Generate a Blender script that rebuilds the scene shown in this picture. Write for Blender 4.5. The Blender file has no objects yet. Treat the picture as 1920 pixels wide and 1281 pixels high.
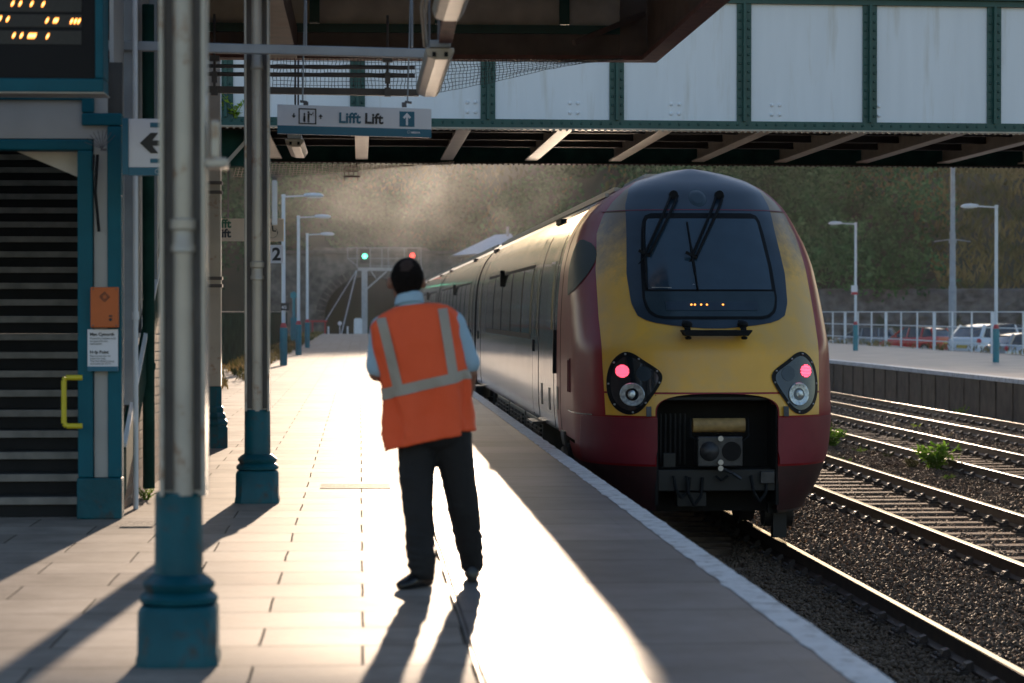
import bpy, bmesh, math, random
import numpy as np
from mathutils import Vector, Matrix, noise
R = math.radians
PI = math.pi
scene = bpy.context.scene
col = scene.collection
rnd = random.Random(7)
nr = np.random.default_rng(11)

# ------------------------------------------------------------------ camera, sky, sun, exposure
cam_d = bpy.data.cameras.new("camera")
cam = bpy.data.objects.new("camera", cam_d)
col.objects.link(cam)
cam_d.lens = 85.0
cam_d.sensor_width = 36.0
cam_d.clip_start = 0.1
cam_d.clip_end = 3000
cam.location = (0, 0, 1.457)
cam.rotation_euler = (R(90 - 0.70), 0, R(-3.598))
cam_d.dof.use_dof = True
cam_d.dof.focus_distance = 28.0
cam_d.dof.aperture_fstop = 3.0
scene.camera = cam

SUN = Vector((0.068, 1.0, 0.128)).normalized()
world = bpy.data.worlds.new("World")
scene.world = world
world.use_nodes = True
wn = world.node_tree
wn.nodes.clear()
w_out = wn.nodes.new('ShaderNodeOutputWorld')
w_bg = wn.nodes.new('ShaderNodeBackground')
w_sky = wn.nodes.new('ShaderNodeTexSky')
w_sky.sky_type = 'NISHITA'
w_sky.sun_disc = False
w_sky.sun_elevation = math.asin(SUN.z)
w_sky.sun_rotation = math.atan2(SUN.x, SUN.y)
w_sky.ozone_density = 1.6
w_sky.dust_density = 0.6
w_bg.inputs['Strength'].default_value = 0.15
w_tint = wn.nodes.new('ShaderNodeMix')
w_tint.data_type = 'RGBA'; w_tint.blend_type = 'MULTIPLY'; w_tint.inputs[0].default_value = 1.0
w_tint.inputs[7].default_value = (1.0, 0.965, 1.03, 1)      # white balance of the evening sky
wn.links.new(w_sky.outputs[0], w_tint.inputs[6])
wn.links.new(w_tint.outputs[2], w_bg.inputs[0])
wn.links.new(w_bg.outputs[0], w_out.inputs[0])

sun_d = bpy.data.lights.new("sun", 'SUN')
sun_d.energy = 4.3
sun_d.angle = R(0.5)
sun_d.color = (1.0, 0.76, 0.55)
sun = bpy.data.objects.new("sun", sun_d)
sun.rotation_euler = SUN.to_track_quat('Z', 'Y').to_euler()
sun.location = (0, 0, 60)
col.objects.link(sun)

scene.view_settings.view_transform = 'Standard'
scene.view_settings.look = 'None'
scene.view_settings.exposure = 0.84
scene.view_settings.gamma = 1.0
scene.cycles.max_bounces = 6
scene.cycles.volume_bounces = 0
scene.cycles.volume_step_rate = 1.0
scene.cycles.volume_max_steps = 128
scene.cycles.sample_clamp_indirect = 6
scene.cycles.use_denoising = True

# ------------------------------------------------------------------ materials
def mat(name, rgb, rough=0.6, metal=0.0, var=0.12, scale=4.0, bump=0.0, bscale=30.0, spec=0.5, dirt=None, dirt_amt=0.4,
        dirt_scale=2.0, emit=None, estr=0.0, coat=0.0, stretch=(1, 1, 1), rvar=0.0):
    m = bpy.data.materials.new(name)
    m.use_nodes = True
    nt = m.node_tree
    b = nt.nodes['Principled BSDF']
    N, L = nt.nodes.new, nt.links.new
    tc = N('ShaderNodeTexCoord')
    mp = N('ShaderNodeMapping')
    mp.inputs['Scale'].default_value = stretch
    L(tc.outputs['Object'], mp.inputs[0])
    n1 = N('ShaderNodeTexNoise')
    n1.inputs['Scale'].default_value = scale
    n1.inputs['Detail'].default_value = 5
    L(mp.outputs[0], n1.inputs['Vector'])
    ramp = N('ShaderNodeValToRGB')
    ramp.color_ramp.elements[0].position = 0.3
    ramp.color_ramp.elements[1].position = 0.7
    ramp.color_ramp.elements[0].color = tuple(c * (1 - var) for c in rgb) + (1,)
    ramp.color_ramp.elements[1].color = tuple(min(1, c * (1 + var)) for c in rgb) + (1,)
    L(n1.outputs[0], ramp.inputs[0])
    c_out = ramp.outputs[0]
    if dirt:
        n2 = N('ShaderNodeTexNoise')
        n2.inputs['Scale'].default_value = dirt_scale
        n2.inputs['Detail'].default_value = 8
        n2.inputs['Roughness'].default_value = 0.65
        L(mp.outputs[0], n2.inputs['Vector'])
        r2 = N('ShaderNodeValToRGB')
        r2.color_ramp.elements[0].position = 1.0 - dirt_amt
        r2.color_ramp.elements[0].position = max(0.0, 0.72 - dirt_amt * 0.5)
        r2.color_ramp.elements[1].position = min(1.0, r2.color_ramp.elements[0].position + 0.16)
        L(n2.outputs[0], r2.inputs[0])
        mx = N('ShaderNodeMix')
        mx.data_type = 'RGBA'
        L(r2.outputs[0], mx.inputs[0])
        L(c_out, mx.inputs[6])
        mx.inputs[7].default_value = tuple(dirt) + (1,)
        c_out = mx.outputs[2]
    L(c_out, b.inputs['Base Color'])
    b.inputs['Roughness'].default_value = rough
    b.inputs['Metallic'].default_value = metal
    b.inputs['Specular IOR Level'].default_value = spec
    b.inputs['Coat Weight'].default_value = coat
    b.inputs['Coat Roughness'].default_value = 0.08
    if rvar:
        mr = N('ShaderNodeMapRange')
        mr.inputs[3].default_value = rough - rvar
        mr.inputs[4].default_value = rough + rvar
        L(n1.outputs[0], mr.inputs[0])
        L(mr.outputs[0], b.inputs['Roughness'])
    if bump:
        n3 = N('ShaderNodeTexNoise')
        n3.inputs['Scale'].default_value = bscale
        n3.inputs['Detail'].default_value = 4
        L(mp.outputs[0], n3.inputs['Vector'])
        bp = N('ShaderNodeBump')
        bp.inputs['Strength'].default_value = bump
        bp.inputs['Distance'].default_value = 0.02
        L(n3.outputs[0], bp.inputs['Height'])
        L(bp.outputs[0], b.inputs['Normal'])
    if emit:
        b.inputs['Emission Color'].default_value = tuple(emit) + (1,)
        b.inputs['Emission Strength'].default_value = estr
    return m

def paving_mat(name, rgb, bw, bh, off, rough, joint=(0.10, 0.09, 0.08), mortar=0.006, shift=(0, 0), var=0.12, spec=0.35, wall=False):
    m = mat(name, rgb, rough)
    nt = m.node_tree
    b = nt.nodes['Principled BSDF']
    N, L = nt.nodes.new, nt.links.new
    tc = N('ShaderNodeTexCoord')
    mp = N('ShaderNodeMapping')
    mp.inputs['Location'].default_value = (shift[0], shift[1], 0)
    if wall:
        sx_ = N('ShaderNodeSeparateXYZ'); cx_ = N('ShaderNodeCombineXYZ'); L(tc.outputs['Object'], sx_.inputs[0])
        L(sx_.outputs[1], cx_.inputs[0]); L(sx_.outputs[2], cx_.inputs[1]); L(cx_.outputs[0], mp.inputs[0])
    else:
        L(tc.outputs['Object'], mp.inputs[0])
    nw = N('ShaderNodeTexNoise'); nw.inputs['Scale'].default_value = 1.3
    L(tc.outputs['Object'], nw.inputs['Vector'])
    add = N('ShaderNodeVectorMath'); add.operation = 'MULTIPLY_ADD'
    L(nw.outputs['Color'], add.inputs[0]); add.inputs[1].default_value = (0.02, 0.02, 0)
    L(mp.outputs[0], add.inputs[2])
    br = N('ShaderNodeTexBrick')
    br.offset = off
    br.inputs['Scale'].default_value = 1.0
    br.inputs['Brick Width'].default_value = bw
    br.inputs['Row Height'].default_value = bh
    br.inputs['Mortar Size'].default_value = mortar
    br.inputs['Mortar Smooth'].default_value = 0.3
    br.inputs['Color1'].default_value = tuple(c * (1 - var) for c in rgb) + (1,)
    br.inputs['Color2'].default_value = tuple(c * (1 + var) for c in rgb) + (1,)
    br.inputs['Mortar'].default_value = tuple(joint) + (1,)
    L(add.outputs[0], br.inputs['Vector'])
    n1 = N('ShaderNodeTexNoise'); n1.inputs['Scale'].default_value = 2.2; n1.inputs['Detail'].default_value = 9
    n1.inputs['Roughness'].default_value = 0.7
    L(tc.outputs['Object'], n1.inputs['Vector'])
    mr = N('ShaderNodeMapRange'); mr.inputs[1].default_value = 0.25; mr.inputs[2].default_value = 0.75
    mr.inputs[3].default_value = 0.5; mr.inputs[4].default_value = 1.32
    L(n1.outputs[0], mr.inputs[0])
    mul = N('ShaderNodeMix'); mul.data_type = 'RGBA'; mul.blend_type = 'MULTIPLY'; mul.inputs[0].default_value = 1
    L(br.outputs['Color'], mul.inputs[6]); L(mr.outputs[0], mul.inputs[7])
    b2 = N('ShaderNodeTexBrick'); b2.offset = off
    for k_, v_ in (('Scale', 1.0), ('Brick Width', bw), ('Row Height', bh), ('Mortar Size', mortar), ('Mortar Smooth', 0.2)): b2.inputs[k_].default_value = v_
    b2.inputs['Color1'].default_value = (.55, .55, .55, 1); b2.inputs['Color2'].default_value = (1.25, 1.25, 1.25, 1); b2.inputs['Mortar'].default_value = (0, 0, 0, 1)
    L(add.outputs[0], b2.inputs['Vector'])
    sj = N('ShaderNodeMath'); sj.operation = 'MULTIPLY'; sj.inputs[1].default_value = spec
    L(b2.outputs['Color'], sj.inputs[0])
    n5 = N('ShaderNodeTexNoise'); n5.inputs['Scale'].default_value = 1.1; n5.inputs['Detail'].default_value = 6
    L(tc.outputs['Object'], n5.inputs['Vector'])
    m5 = N('ShaderNodeMapRange'); m5.inputs[1].default_value = .3; m5.inputs[2].default_value = .7; m5.inputs[3].default_value = .6; m5.inputs[4].default_value = 1.2
    L(n5.outputs[0], m5.inputs[0]); s5 = N('ShaderNodeMath'); s5.operation = 'MULTIPLY'
    L(sj.outputs[0], s5.inputs[0]); L(m5.outputs[0], s5.inputs[1]); L(s5.outputs[0], b.inputs['Specular IOR Level'])
    # small pale and dark spots: gum, lichen
    vo = N('ShaderNodeTexVoronoi'); vo.inputs['Scale'].default_value = 3.0
    L(tc.outputs['Object'], vo.inputs['Vector'])
    lt = N('ShaderNodeMath'); lt.operation = 'LESS_THAN'; lt.inputs[1].default_value = 0.07
    L(vo.outputs['Distance'], lt.inputs[0])
    sp = N('ShaderNodeMix'); sp.data_type = 'RGBA'
    ml = N('ShaderNodeMath'); ml.operation = 'MULTIPLY'; ml.inputs[1].default_value = 0.35
    L(lt.outputs[0], ml.inputs[0]); L(ml.outputs[0], sp.inputs[0])
    L(mul.outputs[2], sp.inputs[6]); sp.inputs[7].default_value = (0.12, 0.11, 0.10, 1)
    L(sp.outputs[2], b.inputs['Base Color'])
    r2 = N('ShaderNodeMapRange'); r2.inputs[3].default_value = rough - 0.08; r2.inputs[4].default_value = rough + 0.12
    L(n1.outputs[0], r2.inputs[0]); L(r2.outputs[0], b.inputs['Roughness'])
    hn = N('ShaderNodeTexNoise'); hn.inputs['Scale'].default_value = 90; hn.inputs['Detail'].default_value = 3
    L(tc.outputs['Object'], hn.inputs['Vector'])
    hs = N('ShaderNodeMath'); hs.operation = 'MULTIPLY_ADD'; hs.inputs[1].default_value = -0.9
    L(br.outputs['Fac'], hs.inputs[0])
    hm = N('ShaderNodeMath'); hm.operation = 'MULTIPLY'; hm.inputs[1].default_value = 0.25
    L(hn.outputs[0], hm.inputs[0]); L(hm.outputs[0], hs.inputs[2])
    bp = N('ShaderNodeBump'); bp.inputs['Strength'].default_value = 0.6; bp.inputs['Distance'].default_value = 0.006
    L(hs.outputs[0], bp.inputs['Height']); L(bp.outputs[0], b.inputs['Normal'])
    return m

M = {}
M['slab'] = paving_mat('paving_slabs', (0.30, 0.25, 0.21), 0.9, 0.6, 0.5, 0.64, shift=(-0.02, 0.22), mortar=0.006, joint=(.10,.08,.06), spec=.15)
M['concrete_strip'] = paving_mat('concrete_edge_slabs', (0.135, 0.135, 0.140), 3.2, 1.2, 0.0, 0.50, shift=(-0.5, 0.25), mortar=0.007, var=0.10, spec=.22)
M['edge_white'] = mat('worn_white_paint', (0.62, 0.63, 0.64), 0.6, dirt=(0.24, 0.23, 0.22), dirt_amt=0.42, dirt_scale=9, bump=0.3)
M['pale_line'] = mat('worn_pale_line', (0.50, 0.47, 0.38), 0.45, dirt=(0.26, 0.25, 0.23), dirt_amt=0.4, dirt_scale=6)
M['platform_wall'] = mat('platform_wall', (0.085, 0.065, 0.05), 0.85, var=0.3, scale=3, bump=0.5, bscale=8)
M['tarmac'] = mat('tarmac', (0.16, 0.145, 0.13), 0.6, var=0.2, scale=1.0, bump=0.2, bscale=60)
M['tarmac_warm'] = mat('platform_tarmac', (0.33, 0.28, 0.235), 0.55, var=0.2, scale=0.8, bump=0.2, bscale=60)
M['ballast'] = mat('ballast_bed', (0.07, 0.06, 0.052), 0.8, var=0.4, scale=25, bump=1.0, bscale=28)
M['stone'] = mat('ballast_stone', (0.155, 0.102, 0.066), 0.75, var=0.5, scale=9, spec=0.28)
M['rail_side'] = mat('rusty_rail', (0.075, 0.045, 0.03), 0.55, var=0.3, scale=8)
M['rail_top'] = mat('polished_rail', (0.26, 0.22, 0.19), 0.16, metal=1.0, var=0.05)
M['sleeper'] = mat('weathered_sleeper', (0.22, 0.15, 0.105), 0.8, var=0.3, scale=6, bump=0.4, stretch=(1, 6, 1), spec=.12)
M['chair_iron'] = mat('rusty_iron', (0.07, 0.045, 0.035), 0.5, var=0.3, scale=20)
M['white_post'] = mat('white_post_paint', (0.50, 0.44, 0.37), 0.35, dirt=(0.28, 0.12, 0.045), dirt_amt=0.31, dirt_scale=6, coat=0.5)
M['white_post_dim'] = mat('darkened_post_paint', (0.115, 0.10, 0.092), 0.6, var=0.2, scale=6)  # post paint darkened to put the channel's shade into the colour
M['teal'] = mat('teal_paint', (0.0, 0.085, 0.115), 0.42, var=0.3, spec=.28, dirt=(0.06, 0.035, 0.022), dirt_amt=0.38, dirt_scale=6, bump=0.15, bscale=25)
M['teal_trim'] = mat('teal_trim', (0.0, 0.10, 0.14), 0.5, spec=.25, var=0.1)
M['teal_light'] = mat('lamp_post_teal', (0.03, 0.24, 0.30), 0.5, var=0.1)
M['green'] = mat('dark_green_paint', (0.008, 0.07, 0.06), 0.4, var=0.15)
M['green_dark'] = mat('dark_green_plate', (0.010, 0.045, 0.034), 0.85, var=0.3, spec=.15)
M['panel'] = mat('pale_bridge_panel', (0.84, 0.85, 0.88), 0.5, var=0.03, scale=2.0, dirt=(0.72, 0.70, 0.68), dirt_amt=0.34, dirt_scale=1.6, stretch=(3, 1, .3))
M['offwhite'] = mat('offwhite_panel', (0.42, 0.40, 0.38), 0.55, var=0.06)
M['soffit'] = mat('dingy_soffit', (0.70, 0.62, 0.54), 0.7, var=0.15)
M['brown_steel'] = mat('brown_steel', (0.15, 0.10, 0.078), 0.55, var=0.25, dirt=(0.13, 0.045, 0.03), dirt_amt=0.3)
M['red_flange'] = mat('oxide_red_steel', (0.17, 0.06, 0.045), 0.6, var=0.3, scale=8)
M['black_steel'] = mat('sooty_steel', (0.030, 0.024, 0.020), 0.6, var=0.3)
M['tan_steel'] = mat('cream_steel_beam', (0.45, 0.38, 0.30), 0.35, var=0.15)
M['grey_steel'] = mat('galvanised_steel', (0.30, 0.32, 0.35), 0.45, metal=0.2, var=0.15)
M['dark_steel'] = mat('dark_conduit', (0.11, 0.10, 0.105), 0.5, var=0.2)
M['lum'] = mat('luminaire_plastic', (0.45, 0.38, 0.30), 0.3, var=0.1, dirt=(0.2, 0.12, 0.07), dirt_amt=0.2)
M['sign_white'] = mat('sign_white', (0.74, 0.73, 0.77), 0.4, var=0.03)
M['sign_teal'] = mat('sign_teal', (0.0, 0.12, 0.20), 0.4, var=0.03)
M['ink'] = mat('sign_ink', (0.02, 0.02, 0.022), 0.5, var=0.0)
M['tan_sign'] = mat('tan_sign', (0.66, 0.50, 0.36), 0.5, var=0.05)
M['sign_green'] = mat('sign_green_ink', (0.02, 0.11, 0.05), 0.5, var=0.0)
M['led'] = mat('orange_led', (0.9, 0.3, 0.03), 0.5, var=0.0, emit=(1.0, 0.33, 0.06), estr=1.6)
M['led_hot'] = mat('orange_led_core', (0.9, 0.5, 0.2), 0.5, var=0.0, emit=(1.0, 0.62, 0.22), estr=2.2)
M['led_bg'] = mat('led_matrix', (0.022, 0.020, 0.017), 0.5, var=0.2, scale=90)
M['black'] = mat('black_plastic', (0.006, 0.006, 0.008), 0.5, var=0.0, spec=0.2)
M['orange_box'] = mat('orange_box', (0.55, 0.12, 0.02), 0.5, var=0.06)
M['yellow_rail'] = mat('yellow_paint', (0.62, 0.50, 0.02), 0.4, var=0.06)
M['step'] = mat('stone_step', (0.16, 0.14, 0.125), 0.8, var=0.3, scale=8, bump=0.3)
M['nosing'] = mat('pale_step_nosing', (0.21, 0.19, 0.17), 0.7, var=0.25, scale=7)
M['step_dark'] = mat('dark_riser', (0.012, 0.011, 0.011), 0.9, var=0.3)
M['brick'] = paving_mat('brick_wall', (0.30, 0.20, 0.15), 0.22, 0.075, 0.5, 0.6, joint=(0.40, 0.34, 0.29), mortar=0.008, wall=True)
M['train_body'] = mat('silver_train_paint', (0.17, 0.165, 0.165), 0.13, metal=0.45, var=0.14, scale=1.2, rvar=0.05, bump=0.06, bscale=2.2, stretch=(1, 1, 2.5), coat=0.6)
M['train_roof'] = mat('train_roof', (0.30, 0.285, 0.27), 0.33, metal=0.3, var=0.15, scale=3)
M['maroon'] = mat('maroon_train_paint', (0.27, 0.007, 0.015), 0.34, var=0.12, coat=0.08, scale=3, spec=.28)
M['maroon_matte'] = mat('maroon_bumper', (0.20, 0.018, 0.032), 0.45, var=0.12, scale=4)
M['train_yellow'] = mat('dirty_yellow_paint', (0.88, 0.46, 0.04), 0.38, var=0.05, dirt=(0.72, 0.42, 0.11), dirt_amt=0.5, dirt_scale=0.9, coat=0.2)
_nt = M['train_yellow'].node_tree; _b = _nt.nodes['Principled BSDF']; _src = _b.inputs['Base Color'].links[0].from_socket
_tc = _nt.nodes.new('ShaderNodeTexCoord'); _sx = _nt.nodes.new('ShaderNodeSeparateXYZ'); _nt.links.new(_tc.outputs['Object'], _sx.inputs[0])
_n = _nt.nodes.new('ShaderNodeTexNoise'); _n.inputs['Scale'].default_value = 5; _n.inputs['Detail'].default_value = 8; _n.inputs['Roughness'].default_value = .7; _nt.links.new(_tc.outputs['Object'], _n.inputs['Vector'])
_ma = _nt.nodes.new('ShaderNodeMath'); _ma.operation = 'MULTIPLY_ADD'; _ma.inputs[1].default_value = 1.3; _nt.links.new(_n.outputs[0], _ma.inputs[0]); _nt.links.new(_sx.outputs[2], _ma.inputs[2])
_mr = _nt.nodes.new('ShaderNodeMapRange'); _mr.inputs[1].default_value = 3.35; _mr.inputs[2].default_value = 4.0; _mr.inputs[4].default_value = .88; _nt.links.new(_ma.outputs[0], _mr.inputs[0])
_mx = _nt.nodes.new('ShaderNodeMix'); _mx.data_type = 'RGBA'; _nt.links.new(_mr.outputs[0], _mx.inputs[0]); _nt.links.new(_src, _mx.inputs[6]); _mx.inputs[7].default_value = (.16, .115, .075, 1)
_nt.links.new(_mx.outputs[2], _b.inputs['Base Color'])
M['navy'] = mat('navy_gloss', (0.020, 0.036, 0.055), 0.28, var=0.25, coat=0.3, scale=3)
M['screen'] = mat('windscreen_glass', (0.025, 0.05, 0.075), 0.10, var=0.1, coat=1.0)
M['dest'] = mat('display_glass', (0.03, 0.05, 0.065), 0.2, var=0.1)
M['window'] = mat('tinted_train_window', (0.035, 0.04, 0.035), 0.06, var=0.2, coat=1.0)
M['rubber'] = mat('black_rubber', (0.010, 0.011, 0.013), 0.7, var=0.2, spec=0.15)
M['cab_glass'] = mat('cab_side_glass', (0.03, 0.04, 0.035), 0.5, var=0.1, spec=0.2)
M['under'] = mat('underframe_grime', (0.010, 0.009, 0.009), 0.6, var=0.3, scale=6)
M['under_box'] = mat('underframe_box', (0.060, 0.055, 0.05), 0.45, var=0.25, scale=5)
M['void'] = mat('dark_recess', (0.006, 0.005, 0.005), 0.9, var=0.2)
M['coupler'] = mat('coupler_steel', (0.05, 0.05, 0.055), 0.45, metal=0.5, var=0.25, scale=14)
M['tan_roll'] = mat('grubby_tan_cover', (0.35, 0.22, 0.08), 0.6, var=0.35, scale=12)
M['tail_red'] = mat('red_tail_led', (0.8, 0.02, 0.05), 0.4, var=0.0, emit=(1.0, 0.10, 0.18), estr=2.2)
M['lens'] = mat('headlight_lens', (0.62, 0.70, 0.78), 0.12, metal=0.7, var=0.5, scale=30, bump=0.6, bscale=50)
M['lamp_glass'] = mat('lamp_cover', (0.010, 0.014, 0.020), 0.08, var=0.0, coat=1.0)
M['bolt'] = mat('bolt', (0.4, 0.4, 0.42), 0.35, metal=0.7, var=0.0)
M['red'] = mat('red_paint', (0.50, 0.04, 0.05), 0.5, var=0.05)
M['lamp_white'] = mat('pale_lamp_post', (0.74, 0.76, 0.80), 0.4, var=0.06)
M['rail_white'] = mat('white_railing', (0.78, 0.80, 0.83), 0.5, var=0.06)
M['rubble'] = mat('rubble_stone', (0.12, 0.108, 0.105), 0.9, var=0.5, scale=1.6, bump=1.0, bscale=3)
M['soil'] = mat('hill_soil', (0.05, 0.05, 0.03), 0.9, var=0.45, scale=0.2, bump=1.0, bscale=1.5)
M['skin'] = mat('skin', (0.28, 0.13, 0.08), 0.5, var=0.08, scale=12)
M['hair'] = mat('dark_hair', (0.012, 0.009, 0.008), 0.95, var=0.3, scale=60, bump=0.4, bscale=120, spec=0.05)
M['vest'] = mat('orange_hi_vis', (1.0, 0.115, 0.028), 0.7, var=0.06, bump=0.45, bscale=9)
M['strip'] = mat('grey_reflective_tape', (0.40, 0.34, 0.28), 0.45, var=0.06)
M['shirt'] = mat('light_blue_shirt', (0.36, 0.52, 0.64), 0.8, var=0.08, bump=0.12, bscale=20)
M['trouser'] = mat('black_trousers', (0.010, 0.009, 0.010), 0.8, var=0.2, bump=0.2, bscale=18)
M['shoe'] = mat('black_leather', (0.010, 0.010, 0.011), 0.25, var=0.1)
M['car_red'] = mat('red_car_paint', (0.60, 0.05, 0.04), 0.25, var=0.05, coat=0.8)
M['car_white'] = mat('white_car_paint', (0.75, 0.79, 0.85), 0.25, var=0.03, coat=0.8)
M['car_grey'] = mat('grey_car_paint', (0.22, 0.235, 0.25), 0.25, var=0.05, coat=0.8)
M['car_silver'] = mat('silver_car_paint', (0.40, 0.42, 0.45), 0.25, metal=0.3, var=0.05, coat=0.8)
M['car_glass'] = mat('car_glass', (0.02, 0.025, 0.03), 0.06, var=0.0, coat=1.0)
M['plate'] = mat('yellow_plate', (0.60, 0.42, 0.08), 0.5, var=0.0)
M['tyre'] = mat('tyre', (0.02, 0.02, 0.02), 0.8, var=0.1)
M['sig_green'] = mat('green_signal', (0.1, 0.8, 0.6), 0.4, var=0, emit=(0.10, 1.0, 0.55), estr=3.2)
M['sig_red'] = mat('red_signal', (0.9, 0.1, 0.05), 0.4, var=0, emit=(1.0, 0.04, 0.03), estr=2.6)
M['slate_pale'] = mat('pale_roof_sheet', (0.42, 0.45, 0.50), 0.3, var=0.1)
M['net'] = mat('black_netting', (0.03, 0.028, 0.028), 0.5, var=0)
M['cast'] = mat('cast_drain_cover', (0.22, 0.19, 0.16), 0.7, spec=.12, var=0.3, scale=30, bump=0.8, bscale=60)

def leaf_mat(name, cols, transl=0.25):
    m = bpy.data.materials.new(name); m.use_nodes = True
    nt = m.node_tree; b = nt.nodes['Principled BSDF']; N, L = nt.nodes.new, nt.links.new
    g = N('ShaderNodeNewGeometry'); r = N('ShaderNodeValToRGB')
    els = r.color_ramp.elements
    for i, c in enumerate(cols):
        p = i / (len(cols) - 1)
        e = els[0] if i == 0 else (els[-1] if i == len(cols) - 1 else els.new(p))
        e.position = p; e.color = tuple(c) + (1,)
    L(g.outputs['Random Per Island'], r.inputs[0])
    tc = N('ShaderNodeTexCoord'); nz = N('ShaderNodeTexNoise'); nz.inputs['Scale'].default_value = 0.16; nz.inputs['Detail'].default_value = 3
    L(tc.outputs['Object'], nz.inputs['Vector'])
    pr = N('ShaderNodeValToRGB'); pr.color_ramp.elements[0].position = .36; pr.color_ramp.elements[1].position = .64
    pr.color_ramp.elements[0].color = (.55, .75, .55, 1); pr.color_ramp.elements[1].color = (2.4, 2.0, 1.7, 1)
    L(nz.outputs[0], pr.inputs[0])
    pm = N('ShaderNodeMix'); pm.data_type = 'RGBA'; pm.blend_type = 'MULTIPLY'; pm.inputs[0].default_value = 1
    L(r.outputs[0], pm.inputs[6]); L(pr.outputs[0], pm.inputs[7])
    L(pm.outputs[2], b.inputs['Base Color'])
    b.inputs['Roughness'].default_value = 0.8; b.inputs['Specular IOR Level'].default_value = 0.1
    tr = N('ShaderNodeBsdfTranslucent'); L(pm.outputs[2], tr.inputs[0])
    mx = N('ShaderNodeMixShader'); mx.inputs[0].default_value = transl
    out = nt.nodes['Material Output']
    L(b.outputs[0], mx.inputs[1]); L(tr.outputs[0], mx.inputs[2]); L(mx.outputs[0], out.inputs[0])
    return m
M['leaf'] = leaf_mat('shrub_leaves', [(0.020, 0.056, 0.026), (0.040, 0.105, 0.046), (0.072, 0.155, 0.075), (0.030, 0.078, 0.034)])
M['drygrass'] = leaf_mat('dry_grass', [(0.12, 0.095, 0.045), (0.17, 0.14, 0.07), (0.08, 0.075, 0.03)])
M['leaf_bright'] = leaf_mat('weed_leaves', [(0.16, 0.28, 0.03), (0.28, 0.40, 0.06), (0.13, 0.21, 0.03)], 0.55)

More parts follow.
